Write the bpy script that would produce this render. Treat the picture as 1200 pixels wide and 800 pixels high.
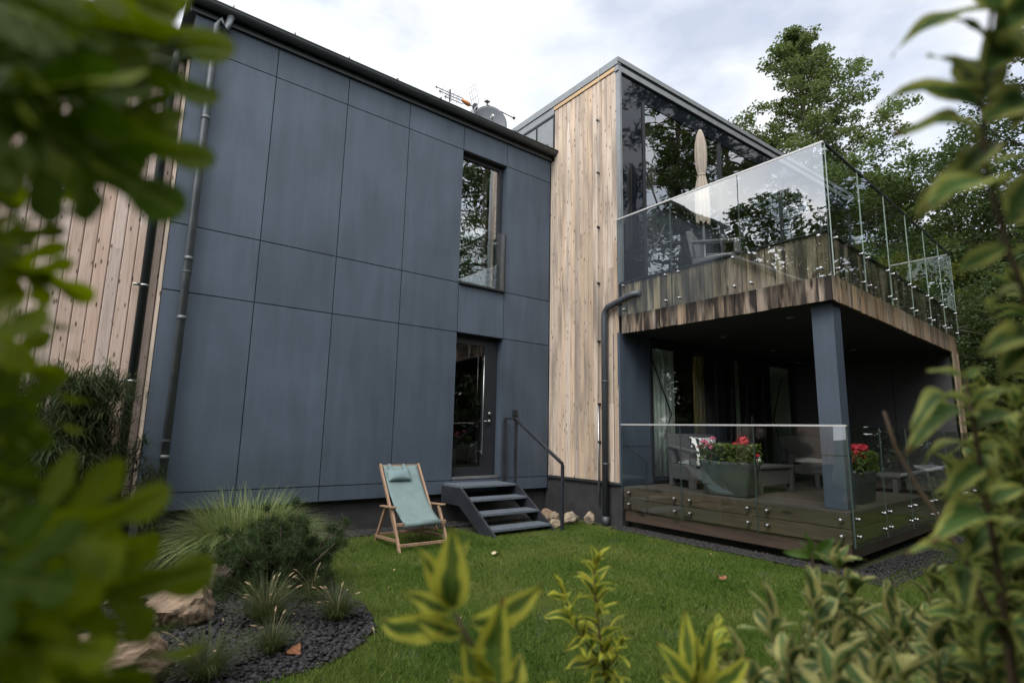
import bpy, math, random
import numpy as np
from mathutils import Vector, Matrix
random.seed(7); RNG = np.random.default_rng(7)
for o in list(bpy.data.objects): bpy.data.objects.remove(o)
SC = bpy.context.scene; COL = SC.collection
rad = math.radians

# ------------------------------------------------------------------ camera
F_PX, PITCH, ROLL, YAW, HC = 637.52, rad(9.313), rad(1.1758), rad(37.54), 1.40
_fw = np.array([math.sin(YAW)*math.cos(PITCH), math.cos(YAW)*math.cos(PITCH), math.sin(PITCH)])
_r0 = np.array([math.cos(YAW), -math.sin(YAW), 0.0]); _u0 = np.cross(_r0, _fw)
_rt = _r0*math.cos(ROLL) + _u0*math.sin(ROLL); _up = -_r0*math.sin(ROLL) + _u0*math.cos(ROLL)
cam = bpy.data.cameras.new('camera'); cam_o = bpy.data.objects.new('camera', cam); COL.objects.link(cam_o)
cam.sensor_width = 36; cam.sensor_fit = 'HORIZONTAL'; cam.lens = F_PX/1200*36
cam.clip_start = 0.05; cam.clip_end = 800
cam_o.matrix_world = Matrix(((_rt[0], _up[0], -_fw[0], 0), (_rt[1], _up[1], -_fw[1], 0), (_rt[2], _up[2], -_fw[2], HC), (0, 0, 0, 1)))
cam.dof.use_dof = True; cam.dof.focus_distance = 8.0; cam.dof.aperture_fstop = 2.0
SC.camera = cam_o

def at(x, y, d):
    """world point seen at photo pixel (x, y), d metres in front of the camera (authoring helper)"""
    v = ((x-600)*_rt - (y-400)*_up)/F_PX + _fw
    return np.array([0, 0, HC]) + v*d

# ------------------------------------------------------------------ world, sun, exposure
SUN_EL, SUN_AZ = rad(50), rad(-118)          # azimuth measured from +Y towards +X
W = bpy.data.worlds.new('World'); SC.world = W; W.use_nodes = True
nt = W.node_tree; nt.nodes.clear()
def wn(t, **k):
    n = nt.nodes.new(t)
    for a, b in k.items(): setattr(n, a, b)
    return n
sky = wn('ShaderNodeTexSky', sky_type='NISHITA', sun_disc=False); sky.sun_elevation = SUN_EL; sky.sun_rotation = SUN_AZ
bg1 = wn('ShaderNodeBackground'); bg1.inputs['Strength'].default_value = 0.13
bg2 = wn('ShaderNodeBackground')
tc = wn('ShaderNodeTexCoord'); mp = wn('ShaderNodeMapping'); mp.inputs['Scale'].default_value = (1, 1, 2.2)
n1 = wn('ShaderNodeTexNoise'); n1.inputs['Scale'].default_value = 1.7; n1.inputs['Detail'].default_value = 7; n1.inputs['Roughness'].default_value = .55
r1 = wn('ShaderNodeValToRGB'); r1.color_ramp.elements[0].position = .37; r1.color_ramp.elements[0].color = (.45,)*3+(1,); r1.color_ramp.elements[1].position = .60; r1.color_ramp.elements[1].color = (1,)*3+(1,)
n2 = wn('ShaderNodeTexNoise'); n2.inputs['Scale'].default_value = 3.1; n2.inputs['Detail'].default_value = 8
r2 = wn('ShaderNodeValToRGB'); r2.color_ramp.elements[0].position = .40; r2.color_ramp.elements[0].color = (.84, .86, .91, 1); r2.color_ramp.elements[1].position = .6; r2.color_ramp.elements[1].color = (1.10, 1.08, 1.05, 1)
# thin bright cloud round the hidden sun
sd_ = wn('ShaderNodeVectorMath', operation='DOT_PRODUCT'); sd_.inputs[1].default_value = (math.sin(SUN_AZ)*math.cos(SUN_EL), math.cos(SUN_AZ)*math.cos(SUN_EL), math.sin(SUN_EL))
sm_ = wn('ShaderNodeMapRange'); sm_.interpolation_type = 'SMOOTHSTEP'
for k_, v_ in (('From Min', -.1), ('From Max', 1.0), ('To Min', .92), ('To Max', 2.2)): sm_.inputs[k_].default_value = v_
mx = wn('ShaderNodeMixShader'); wo = wn('ShaderNodeOutputWorld')
L = nt.links.new
L(tc.outputs['Generated'], mp.inputs['Vector']); L(mp.outputs['Vector'], n1.inputs['Vector']); L(mp.outputs['Vector'], n2.inputs['Vector'])
L(n1.outputs['Fac'], r1.inputs['Fac']); L(n2.outputs['Fac'], r2.inputs['Fac'])
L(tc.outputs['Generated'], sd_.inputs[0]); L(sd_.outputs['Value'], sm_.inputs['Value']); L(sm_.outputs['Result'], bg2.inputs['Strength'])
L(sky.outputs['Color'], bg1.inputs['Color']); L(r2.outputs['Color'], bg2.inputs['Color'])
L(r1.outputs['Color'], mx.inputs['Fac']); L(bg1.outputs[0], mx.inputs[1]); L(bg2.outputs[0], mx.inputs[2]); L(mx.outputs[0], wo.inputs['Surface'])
sl = bpy.data.lights.new('sun', 'SUN'); sl.energy = 1.5; sl.angle = rad(26); sl.color = (1, .95, .88)
so = bpy.data.objects.new('sun', sl); COL.objects.link(so)
sdir = Vector((math.sin(SUN_AZ)*math.cos(SUN_EL), math.cos(SUN_AZ)*math.cos(SUN_EL), math.sin(SUN_EL)))
so.rotation_euler = sdir.to_track_quat('Z', 'Y').to_euler(); so.location = sdir*60
SC.view_settings.view_transform = 'Standard'; SC.view_settings.look = 'None'; SC.view_settings.gamma = 1
SC.view_settings.exposure = 0.60
SC.cycles.max_bounces = 10; SC.cycles.transparent_max_bounces = 24; SC.cycles.caustics_reflective = False; SC.cycles.caustics_refractive = False

# ------------------------------------------------------------------ helpers
class MB:
    def __init__(s): s.v = []; s.f = []; s.n = 0; s.uv = []
    def add(s, verts, faces, uv=None):
        verts = np.asarray(verts, float).reshape(-1, 3)
        s.v.append(verts); s.f += [tuple(i+s.n for i in f) for f in faces]; s.n += len(verts)
        if uv is not None: s.uv.append(np.asarray(uv, float))
    def box(s, x0, x1, y0, y1, z0, z1):
        s.add([(x0,y0,z0),(x1,y0,z0),(x1,y1,z0),(x0,y1,z0),(x0,y0,z1),(x1,y0,z1),(x1,y1,z1),(x0,y1,z1)],
              [(0,3,2,1),(4,5,6,7),(0,1,5,4),(1,2,6,5),(2,3,7,6),(3,0,4,7)])
    def obox(s, O, U, V, N):
        """box from corner O with edge vectors U, V, N"""
        O, U, V, N = (np.asarray(a, float) for a in (O, U, V, N))
        p = [O, O+U, O+U+V, O+V]; p += [q+N for q in p]
        f = [(0,3,2,1),(4,5,6,7),(0,1,5,4),(1,2,6,5),(2,3,7,6),(3,0,4,7)]
        if np.dot(np.cross(U, V), N) < 0: f = [t[::-1] for t in f]
        s.add(p, f)
    def board(s, O, U, V, N, c=.006):
        """plank with chamfered long front edges: U width, V length, N thickness (front at +N)"""
        O, U, V, N = (np.asarray(a, float) for a in (O, U, V, N))
        lu = np.linalg.norm(U); ln = np.linalg.norm(N); cu = U/lu*c; cn = N/ln*min(c, ln*.8)
        sec = [O, O+U, O+U+N-cn, O+U+N-cu, O+N+cu, O+N-cn]
        p = sec+[q+V for q in sec]
        f = [(0,1,2,3,4,5)[::-1], (6,7,8,9,10,11)]+[(i, (i+1) % 6, (i+1) % 6+6, i+6) for i in range(6)]
        if np.dot(np.cross(U, N), V) > 0: pass
        else: f = [t[::-1] for t in f]
        s.add(p, f)
    def tube(s, pts, r, n=10, cap=True):
        pts = [np.asarray(p, float) for p in pts]; m = len(pts)
        rr = [r]*m if np.isscalar(r) else list(r)
        ref = None; vs = []
        for i, p in enumerate(pts):
            t = pts[min(i+1, m-1)]-pts[max(i-1, 0)]; t = t/(np.linalg.norm(t)+1e-9)
            if ref is None:
                ref = np.cross(t, (0, 0, 1.) if abs(t[2]) < .9 else (1., 0, 0))
            ref = ref-t*np.dot(ref, t); ref /= np.linalg.norm(ref)+1e-9; b = np.cross(t, ref)
            for k in range(n):
                a = 2*math.pi*k/n; vs.append(p+rr[i]*(ref*math.cos(a)+b*math.sin(a)))
        fs = [(i*n+k, i*n+(k+1) % n, (i+1)*n+(k+1) % n, (i+1)*n+k) for i in range(m-1) for k in range(n)]
        if cap: fs += [tuple(range(n))[::-1], tuple((m-1)*n+k for k in range(n))]
        s.add(vs, fs)
    def bar(s, a, b, w, h, up=(0, 0, 1)):
        """rectangular bar from a to b, w across, h along up"""
        a, b = np.asarray(a, float), np.asarray(b, float); t = b-a; t1 = t/np.linalg.norm(t)
        x = np.cross(t1, up); x /= np.linalg.norm(x); u = np.cross(x, t1)
        s.obox(a-x*w/2-u*h/2, x*w, u*h, t)
    def lathe(s, c, prof, n=20):
        c = np.asarray(c, float); vs = []
        for r, z in prof:
            for k in range(n): vs.append(c+(r*math.cos(2*math.pi*k/n), r*math.sin(2*math.pi*k/n), z))
        m = len(prof)
        fs = [(i*n+k, i*n+(k+1) % n, (i+1)*n+(k+1) % n, (i+1)*n+k) for i in range(m-1) for k in range(n)]
        s.add(vs, fs+[tuple(range(n))[::-1], tuple((m-1)*n+k for k in range(n))])
    def build(s, name, mat, root=None, smooth=False, local=False, bevel=0):
        V = np.concatenate(s.v) if s.v else np.zeros((0, 3))
        me = bpy.data.meshes.new(name)
        me.from_pydata(V.tolist(), [], s.f)
        if s.uv:
            uv = np.concatenate(s.uv); lay = me.uv_layers.new(name='UVMap')
            li = np.zeros(len(me.loops), int); me.loops.foreach_get('vertex_index', li)
            lay.data.foreach_set('uv', uv[li].ravel())
        return link(name, me, mat, root, smooth, local, bevel)
def link(name, me, mat, root=None, smooth=False, local=False, bevel=0):
    o = bpy.data.objects.new(name, me); COL.objects.link(o); me.materials.append(mat)
    if smooth: me.polygons.foreach_set('use_smooth', [True]*len(me.polygons))
    if root is not None:
        o.parent = root
        if not local: o.location = -world_loc(root)
    if bevel:
        b = o.modifiers.new('bevel', 'BEVEL'); b.width = bevel; b.segments = 2; b.limit_method = 'ANGLE'
    return o
def world_loc(o):
    p = Vector((0, 0, 0))
    while o is not None: p += o.location; o = o.parent
    return p
def thing(name, label, cat, loc=(0, 0, 0), rz=0, group=None):
    o = bpy.data.objects.new(name, None); COL.objects.link(o); o.location = loc; o.rotation_euler = (0, 0, rz); o.empty_display_size = .1
    return tag(o, label, cat, group)
def tag(o, label, cat, group=None, kind=None):
    o['label'] = label; o['category'] = cat
    if group: o['group'] = group
    if kind: o['kind'] = kind
    return o
def structure(o, kind='structure'):
    o['kind'] = kind; return o
def dup(root, loc, rz, label, group=None):
    r = root.copy(); COL.objects.link(r); r.location = loc; r.rotation_euler = (0, 0, rz); r['label'] = label
    if group: r['group'] = group
    for ch in list(root.children):
        c = ch.copy(); COL.objects.link(c); c.parent = r
        for g in list(ch.children):
            d = g.copy(); COL.objects.link(d); d.parent = c
    return r
def fast_mesh(name, V, Fq, uv=None):
    """V (n,3), Fq (m,k) equal-size faces"""
    me = bpy.data.meshes.new(name); m, k = Fq.shape
    me.vertices.add(len(V)); me.vertices.foreach_set('co', np.asarray(V, np.float32).ravel())
    me.loops.add(m*k); me.loops.foreach_set('vertex_index', Fq.astype(np.int32).ravel())
    me.polygons.add(m); me.polygons.foreach_set('loop_start', np.arange(0, m*k, k, dtype=np.int32)); me.polygons.foreach_set('loop_total', np.full(m, k, np.int32))
    if uv is not None:
        lay = me.uv_layers.new(name='UVMap'); lay.data.foreach_set('uv', np.asarray(uv, np.float32)[Fq.ravel()].ravel())
    me.update(calc_edges=True); return me

# ------------------------------------------------------------------ materials
def newmat(name):
    m = bpy.data.materials.new(name); m.use_nodes = True; t = m.node_tree
    return m, t, t.nodes['Principled BSDF'], (lambda k, **a: _node(t, k, a)), t.links.new
def _node(t, k, a):
    n = t.nodes.new(k)
    for x, y in a.items():
        if x in n.inputs.keys() if isinstance(x, str) else False: n.inputs[x].default_value = y
        else: setattr(n, x, y)
    return n
def ramp(t, stops):
    r = t.nodes.new('ShaderNodeValToRGB'); e = r.color_ramp.elements
    while len(e) < len(stops): e.new(.5)
    for i, (p, c) in enumerate(stops): e[i].position = p; e[i].color = tuple(c)+(1,) if len(c) == 3 else c
    return r
def plain(name, c, rough=.6, metal=0, var=.15, scale=6, bump=0, bscale=60, spec=.5, stretch=(1, 1, 1)):
    m, t, p, N, K = newmat(name)
    tc = N('ShaderNodeTexCoord'); mp = N('ShaderNodeMapping'); mp.inputs['Scale'].default_value = stretch
    K(tc.outputs['Object'], mp.inputs['Vector'])
    n = N('ShaderNodeTexNoise', Scale=scale, Detail=6.0); K(mp.outputs['Vector'], n.inputs['Vector'])
    c = np.array(c); r = ramp(t, [(.3, c*(1-var)), (.7, c*(1+var))]); K(n.outputs['Fac'], r.inputs['Fac'])
    K(r.outputs['Color'], p.inputs['Base Color']); p.inputs['Metallic'].default_value = metal
    p.inputs['Specular IOR Level'].default_value = spec
    rr = N('ShaderNodeMapRange'); rr.inputs['To Min'].default_value = rough*.88; rr.inputs['To Max'].default_value = min(1, rough*1.12)
    K(n.outputs['Fac'], rr.inputs['Value']); K(rr.outputs['Result'], p.inputs['Roughness'])
    if bump:
        b = N('ShaderNodeBump', Strength=bump, Distance=.02); n2 = N('ShaderNodeTexNoise', Scale=bscale, Detail=5.0)
        K(mp.outputs['Vector'], n2.inputs['Vector']); K(n2.outputs['Fac'], b.inputs['Height']); K(b.outputs['Normal'], p.inputs['Normal'])
    return m
def wood(name, light, dark, knot, axis='z', rough=.75, weather=None, knots=True, tint=.22, kscale=1.0):
    """planks: every loose plank gets its own tint; grain along axis"""
    m, t, p, N, K = newmat(name)
    tc = N('ShaderNodeTexCoord'); geo = N('ShaderNodeNewGeometry')
    off = N('ShaderNodeVectorMath', operation='MULTIPLY_ADD'); off.inputs[1].default_value = (1, 1, 1)
    mul = N('ShaderNodeVectorMath', operation='SCALE'); mul.inputs[0].default_value = (13.7, 7.3, 29.1)
    K(geo.outputs['Random Per Island'], mul.inputs['Scale']); K(tc.outputs['Object'], off.inputs[0]); K(mul.outputs[0], off.inputs[2])
    g = {'x': (.7, 14, 14), 'y': (14, .7, 14), 'z': (14, 14, .7)}[axis]
    mp = N('ShaderNodeMapping'); mp.inputs['Scale'].default_value = g; K(off.outputs[0], mp.inputs['Vector'])
    n = N('ShaderNodeTexNoise', Scale=2.2, Detail=8.0, Roughness=.62, Distortion=.7); K(mp.outputs['Vector'], n.inputs['Vector'])
    r = ramp(t, [(.28, dark), (.55, light), (.8, tuple(np.array(light)*1.12))]); K(n.outputs['Fac'], r.inputs['Fac'])
    hsv = N('ShaderNodeHueSaturation'); mr = N('ShaderNodeMapRange'); mr.inputs['To Min'].default_value = 1-tint; mr.inputs['To Max'].default_value = 1+tint*.7
    K(geo.outputs['Random Per Island'], mr.inputs['Value']); K(mr.outputs['Result'], hsv.inputs['Value'])
    mr2 = N('ShaderNodeMapRange'); mr2.inputs['To Min'].default_value = .75; mr2.inputs['To Max'].default_value = 1.2
    fr = N('ShaderNodeMath', operation='FRACT'); f2 = N('ShaderNodeMath', operation='MULTIPLY'); f2.inputs[1].default_value = 7.31
    K(geo.outputs['Random Per Island'], f2.inputs[0]); K(f2.outputs[0], fr.inputs[0]); K(fr.outputs[0], mr2.inputs['Value']); K(mr2.outputs['Result'], hsv.inputs['Saturation'])
    K(r.outputs['Color'], hsv.inputs['Color']); out = hsv.outputs['Color']
    if knots:
        g2 = {'x': (2.2, 8, 8), 'y': (8, 2.2, 8), 'z': (8, 8, 2.2)}[axis]
        mp2 = N('ShaderNodeMapping'); mp2.inputs['Scale'].default_value = tuple(np.array(g2)*kscale); K(off.outputs[0], mp2.inputs['Vector'])
        v = N('ShaderNodeTexVoronoi', Scale=1.0, Randomness=1.0); K(mp2.outputs['Vector'], v.inputs['Vector'])
        kr = ramp(t, [(.10, (1, 1, 1)), (.20, (0, 0, 0))]); K(v.outputs['Distance'], kr.inputs['Fac'])
        mk = N('ShaderNodeMix', data_type='RGBA'); K(kr.outputs['Color'], mk.inputs[0]); K(out, mk.inputs[6]); mk.inputs[7].default_value = tuple(knot)+(1,)
        out = mk.outputs[2]
    if weather:
        wc, scale, lo, hi = weather
        mp3 = N('ShaderNodeMapping'); mp3.inputs['Scale'].default_value = {'x': (.5, 3, 3), 'y': (3, .5, 3), 'z': (5, 5, .8)}[axis]; K(off.outputs[0], mp3.inputs['Vector'])
        wnz = N('ShaderNodeTexNoise', Scale=scale, Detail=6.0); K(mp3.outputs['Vector'], wnz.inputs['Vector'])
        wr = ramp(t, [(lo, (0, 0, 0)), (hi, (1, 1, 1))]); K(wnz.outputs['Fac'], wr.inputs['Fac'])
        mw = N('ShaderNodeMix', data_type='RGBA'); K(wr.outputs['Color'], mw.inputs[0]); K(out, mw.inputs[6]); mw.inputs[7].default_value = tuple(wc)+(1,)
        out = mw.outputs[2]
    K(out, p.inputs['Base Color']); p.inputs['Roughness'].default_value = rough; p.inputs['Specular IOR Level'].default_value = .3
    b = N('ShaderNodeBump', Strength=.25, Distance=.01); K(n.outputs['Fac'], b.inputs['Height']); K(b.outputs['Normal'], p.inputs['Normal'])
    return m
def glass(name, tint=(.9, .95, .93), f0=.09, rough=0.0):
    """clear sheet: the face turned to the viewer carries the mirror image of both faces, the far face only lets light through"""
    m, t, p, N, K = newmat(name); t.nodes.remove(p)
    o = t.nodes['Material Output']; tr = N('ShaderNodeBsdfTransparent'); tr.inputs['Color'].default_value = tuple(np.sqrt(tint))+(1,)
    gl = N('ShaderNodeBsdfGlossy'); gl.inputs['Roughness'].default_value = rough; gl.inputs['Color'].default_value = (.96, .98, 1, 1)
    tcw = N('ShaderNodeTexCoord'); nw = N('ShaderNodeTexNoise', Scale=1.3, Detail=1.0); K(tcw.outputs['Object'], nw.inputs['Vector']); bw_ = N('ShaderNodeBump', Strength=.35, Distance=.012); K(nw.outputs['Fac'], bw_.inputs['Height']); K(bw_.outputs['Normal'], gl.inputs['Normal'])
    g = N('ShaderNodeNewGeometry'); dp = N('ShaderNodeVectorMath', operation='DOT_PRODUCT'); K(g.outputs['Normal'], dp.inputs[0]); K(g.outputs['Incoming'], dp.inputs[1])
    def math_(op, a, b):
        n = N('ShaderNodeMath', operation=op)
        for i, q in enumerate((a, b)):
            if hasattr(q, 'is_linked'): K(q, n.inputs[i])
            elif q is not None: n.inputs[i].default_value = q
        return n.outputs[0]
    c = math_('ABSOLUTE', dp.outputs['Value'], None); k = math_('POWER', math_('SUBTRACT', 1.0, c), 4.0)
    f = math_('ADD', math_('MULTIPLY', k, 1-f0), f0); f = math_('MULTIPLY', f, math_('SUBTRACT', 1.0, g.outputs['Backfacing']))
    mx = N('ShaderNodeMixShader'); K(f, mx.inputs[0]); K(tr.outputs[0], mx.inputs[1]); K(gl.outputs[0], mx.inputs[2]); K(mx.outputs[0], o.inputs['Surface'])
    return m
def leafmat(name, c0, c1, rough=.55, trans=.35, spec=.18):
    m, t, p, N, K = newmat(name); o = t.nodes['Material Output']
    geo = N('ShaderNodeNewGeometry'); r = ramp(t, [(0, c0), (1, c1)]); K(geo.outputs['Random Per Island'], r.inputs['Fac'])
    K(r.outputs['Color'], p.inputs['Base Color']); p.inputs['Roughness'].default_value = rough; p.inputs['Specular IOR Level'].default_value = spec
    tl = N('ShaderNodeBsdfTranslucent'); hs = N('ShaderNodeHueSaturation', Value=1.5, Saturation=1.15, Hue=.485); K(r.outputs['Color'], hs.inputs['Color']); K(hs.outputs['Color'], tl.inputs['Color'])
    mx = N('ShaderNodeMixShader'); mx.inputs[0].default_value = trans
    K(p.outputs[0], mx.inputs[1]); K(tl.outputs[0], mx.inputs[2]); K(mx.outputs[0], o.inputs['Surface'])
    return m
def variegated(name, green, margin, w=.30, trans=.35):
    """UV x runs across the leaf (0..1), y along it"""
    m, t, p, N, K = newmat(name); o = t.nodes['Material Output']
    uv = N('ShaderNodeUVMap'); sep = N('ShaderNodeSeparateXYZ'); K(uv.outputs[0], sep.inputs[0])
    a = N('ShaderNodeMath', operation='SUBTRACT'); a.inputs[1].default_value = .5; K(sep.outputs[0], a.inputs[0])
    b = N('ShaderNodeMath', operation='ABSOLUTE'); K(a.outputs[0], b.inputs[0])
    tc = N('ShaderNodeTexCoord'); nz = N('ShaderNodeTexNoise', Scale=38.0, Detail=4.0); K(tc.outputs['Object'], nz.inputs['Vector'])
    s = N('ShaderNodeMath', operation='MULTIPLY_ADD'); s.inputs[1].default_value = .50; K(nz.outputs['Fac'], s.inputs[0]); K(b.outputs[0], s.inputs[2])
    r = ramp(t, [(w+.15, (0, 0, 0)), (w+.25, (1, 1, 1))]); K(s.outputs[0], r.inputs['Fac'])
    geo = N('ShaderNodeNewGeometry')
    g = ramp(t, [(0, green), (1, tuple(np.array(green)*1.7))]); K(geo.outputs['Random Per Island'], g.inputs['Fac'])
    mk = N('ShaderNodeMix', data_type='RGBA'); K(r.outputs['Color'], mk.inputs[0]); K(g.outputs['Color'], mk.inputs[6]); mk.inputs[7].default_value = tuple(margin)+(1,)
    # pale midrib
    vr = ramp(t, [(.0, (1, 1, 1)), (.035, (0, 0, 0))]); K(b.outputs[0], vr.inputs['Fac'])
    mv = N('ShaderNodeMix', data_type='RGBA'); vm = N('ShaderNodeMath', operation='MULTIPLY'); vm.inputs[1].default_value = .5; K(vr.outputs['Color'], vm.inputs[0]); K(vm.outputs[0], mv.inputs[0]); K(mk.outputs[2], mv.inputs[6]); mv.inputs[7].default_value = tuple(np.array(margin)*.8)+(1,)
    # side veins as bump
    wv = N('ShaderNodeMath', operation='MULTIPLY_ADD'); wv.inputs[1].default_value = -.7; K(b.outputs[0], wv.inputs[0]); K(sep.outputs[1], wv.inputs[2])
    sn = N('ShaderNodeMath', operation='SINE'); sm = N('ShaderNodeMath', operation='MULTIPLY'); sm.inputs[1].default_value = 48; K(wv.outputs[0], sm.inputs[0]); K(sm.outputs[0], sn.inputs[0])
    bp = N('ShaderNodeBump', Strength=.35, Distance=.002); K(sn.outputs[0], bp.inputs['Height']); K(bp.outputs[0], p.inputs['Normal'])
    tp = ramp(t, [(.90, (0, 0, 0)), (.985, (1, 1, 1))]); K(sep.outputs[1], tp.inputs['Fac']); ts = N('ShaderNodeMath', operation='GREATER_THAN'); ts.inputs[1].default_value = .55; K(geo.outputs['Random Per Island'], ts.inputs[0])
    tm_ = N('ShaderNodeMath', operation='MULTIPLY'); K(tp.outputs['Color'], tm_.inputs[0]); K(ts.outputs[0], tm_.inputs[1]); mb = N('ShaderNodeMix', data_type='RGBA'); K(tm_.outputs[0], mb.inputs[0]); K(mv.outputs[2], mb.inputs[6]); mb.inputs[7].default_value = (.16, .09, .035, 1); mv = mb
    hv = N('ShaderNodeHueSaturation'); hr = N('ShaderNodeMapRange'); hr.inputs['To Min'].default_value = .72; hr.inputs['To Max'].default_value = 1.18; K(geo.outputs['Random Per Island'], hr.inputs['Value']); K(hr.outputs['Result'], hv.inputs['Value']); K(mv.outputs[2], hv.inputs['Color'])
    K(hv.outputs['Color'], p.inputs['Base Color']); p.inputs['Roughness'].default_value = .55; p.inputs['Specular IOR Level'].default_value = .2
    tl = N('ShaderNodeBsdfTranslucent'); K(mv.outputs[2], tl.inputs['Color'])
    mx = N('ShaderNodeMixShader'); mx.inputs[0].default_value = trans
    K(p.outputs[0], mx.inputs[1]); K(tl.outputs[0], mx.inputs[2]); K(mx.outputs[0], o.inputs['Surface'])
    return m

def veined(name, c0, c1, trans=.5):
    m, t, p, N, K = newmat(name); o = t.nodes['Material Output']; geo = N('ShaderNodeNewGeometry'); uv = N('ShaderNodeUVMap'); sep = N('ShaderNodeSeparateXYZ'); K(uv.outputs[0], sep.inputs[0])
    r = ramp(t, [(0, c0), (1, c1)]); K(geo.outputs['Random Per Island'], r.inputs['Fac'])
    tc = N('ShaderNodeTexCoord'); nz = N('ShaderNodeTexNoise', Scale=45.0, Detail=5.0); K(tc.outputs['Object'], nz.inputs['Vector'])
    a = N('ShaderNodeMath', operation='SUBTRACT'); a.inputs[1].default_value = .5; K(sep.outputs[0], a.inputs[0]); b = N('ShaderNodeMath', operation='ABSOLUTE'); K(a.outputs[0], b.inputs[0])
    w = N('ShaderNodeMath', operation='MULTIPLY_ADD'); w.inputs[1].default_value = -.62; K(b.outputs[0], w.inputs[0]); K(sep.outputs[1], w.inputs[2])
    pp = N('ShaderNodeMath', operation='PINGPONG'); pp.inputs[1].default_value = .10; K(w.outputs[0], pp.inputs[0]); mn = N('ShaderNodeMath', operation='MINIMUM'); K(pp.outputs[0], mn.inputs[0]); K(b.outputs[0], mn.inputs[1])
    vr = ramp(t, [(.003, (1, 1, 1)), (.012, (0, 0, 0))]); K(mn.outputs[0], vr.inputs['Fac'])
    hs0 = N('ShaderNodeHueSaturation'); mr = N('ShaderNodeMapRange'); mr.inputs['To Min'].default_value = .6; mr.inputs['To Max'].default_value = 1.4; K(nz.outputs['Fac'], mr.inputs['Value']); K(mr.outputs['Result'], hs0.inputs['Value']); K(r.outputs['Color'], hs0.inputs['Color'])
    mk = N('ShaderNodeMix', data_type='RGBA'); vm = N('ShaderNodeMath', operation='MULTIPLY'); vm.inputs[1].default_value = .6; K(vr.outputs['Color'], vm.inputs[0]); K(vm.outputs[0], mk.inputs[0]); K(hs0.outputs['Color'], mk.inputs[6]); mk.inputs[7].default_value = (.16, .20, .05, 1)
    K(mk.outputs[2], p.inputs['Base Color']); p.inputs['Roughness'].default_value = .6; p.inputs['Specular IOR Level'].default_value = .15
    tl = N('ShaderNodeBsdfTranslucent'); h2 = N('ShaderNodeHueSaturation', Value=1.6, Saturation=1.1); K(mk.outputs[2], h2.inputs['Color']); K(h2.outputs['Color'], tl.inputs['Color']); mx = N('ShaderNodeMixShader'); mx.inputs[0].default_value = trans
    K(p.outputs[0], mx.inputs[1]); K(tl.outputs[0], mx.inputs[2]); K(mx.outputs[0], o.inputs['Surface']); return m
def cement_mat():
    m, t, p, N, K = newmat('fibre_cement'); tc = N('ShaderNodeTexCoord'); geo = N('ShaderNodeNewGeometry')
    mp = N('ShaderNodeMapping'); mp.inputs['Scale'].default_value = (3.5, 3.5, .5); K(tc.outputs['Object'], mp.inputs['Vector'])
    n = N('ShaderNodeTexNoise', Scale=1.6, Detail=8.0, Roughness=.6); K(mp.outputs['Vector'], n.inputs['Vector'])
    n2 = N('ShaderNodeTexNoise', Scale=1.1, Detail=4.0); K(tc.outputs['Object'], n2.inputs['Vector'])
    av = N('ShaderNodeMath', operation='ADD'); K(n.outputs['Fac'], av.inputs[0]); K(n2.outputs['Fac'], av.inputs[1])
    hf = N('ShaderNodeMath', operation='MULTIPLY'); hf.inputs[1].default_value = .5; K(av.outputs[0], hf.inputs[0])
    c = np.array((.060, .079, .107)); ms = N('ShaderNodeMapping'); ms.inputs['Scale'].default_value = (16, 16, .22); K(tc.outputs['Object'], ms.inputs['Vector']); ns = N('ShaderNodeTexNoise', Scale=1.0, Detail=6.0); K(ms.outputs['Vector'], ns.inputs['Vector'])
    ha = N('ShaderNodeMath', operation='MULTIPLY_ADD'); ha.inputs[1].default_value = .07; K(ns.outputs['Fac'], ha.inputs[0]); K(hf.outputs[0], ha.inputs[2])
    r = ramp(t, [(.36, c*.74), (.71, c*1.26)]); K(ha.outputs[0], r.inputs['Fac'])
    hsv = N('ShaderNodeHueSaturation'); mr = N('ShaderNodeMapRange'); mr.inputs['To Min'].default_value = .92; mr.inputs['To Max'].default_value = 1.08
    K(geo.outputs['Random Per Island'], mr.inputs['Value']); K(mr.outputs['Result'], hsv.inputs['Value']); K(r.outputs['Color'], hsv.inputs['Color'])
    K(hsv.outputs['Color'], p.inputs['Base Color']); p.inputs['Roughness'].default_value = .62; p.inputs['Specular IOR Level'].default_value = .35
    n3 = N('ShaderNodeTexNoise', Scale=140.0, Detail=4.0); K(tc.outputs['Object'], n3.inputs['Vector'])
    b = N('ShaderNodeBump', Strength=.08, Distance=.01); K(n3.outputs['Fac'], b.inputs['Height']); K(b.outputs['Normal'], p.inputs['Normal'])
    return m
M = {}
M['cement'] = cement_mat()
M['joint'] = plain('dark_joint', (.012, .013, .015), .9)
M['plinth'] = plain('dark_render', (.030, .030, .032), .85, var=.3, bump=.3, bscale=90)
M['frame'] = plain('anthracite_frame', (.020, .022, .026), .5, spec=.3)
M['dark_pane'] = plain('dark_opaque_glass', (.006, .008, .012), .03, spec=.5)
M['steel'] = plain('painted_steel', (.026, .029, .035), .45, var=.25, spec=.3)
M['tread'] = plain('tread_board', (.105, .125, .15), .5, var=.18, scale=14, bump=.15)
M['gutter'] = plain('gutter_metal', (.045, .052, .055), .42, metal=.25)
M['zinc'] = plain('zinc_trim', (.20, .215, .225), .5, metal=.45, var=.1)
M['pipe_dark'] = plain('downpipe_dark', (.022, .028, .029), .33, metal=.3)
M['pipe_slate'] = plain('downpipe_slate', (.055, .062, .070), .5, metal=.1)
M['pipe_grey'] = plain('downpipe_grey', (.115, .13, .14), .45, metal=.35)
M['rail'] = plain('satin_rail', (.48, .48, .47), .4, metal=.2, var=.05)
M['chrome'] = plain('brushed_steel', (.34, .34, .34), .34, metal=1, var=.08)
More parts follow.
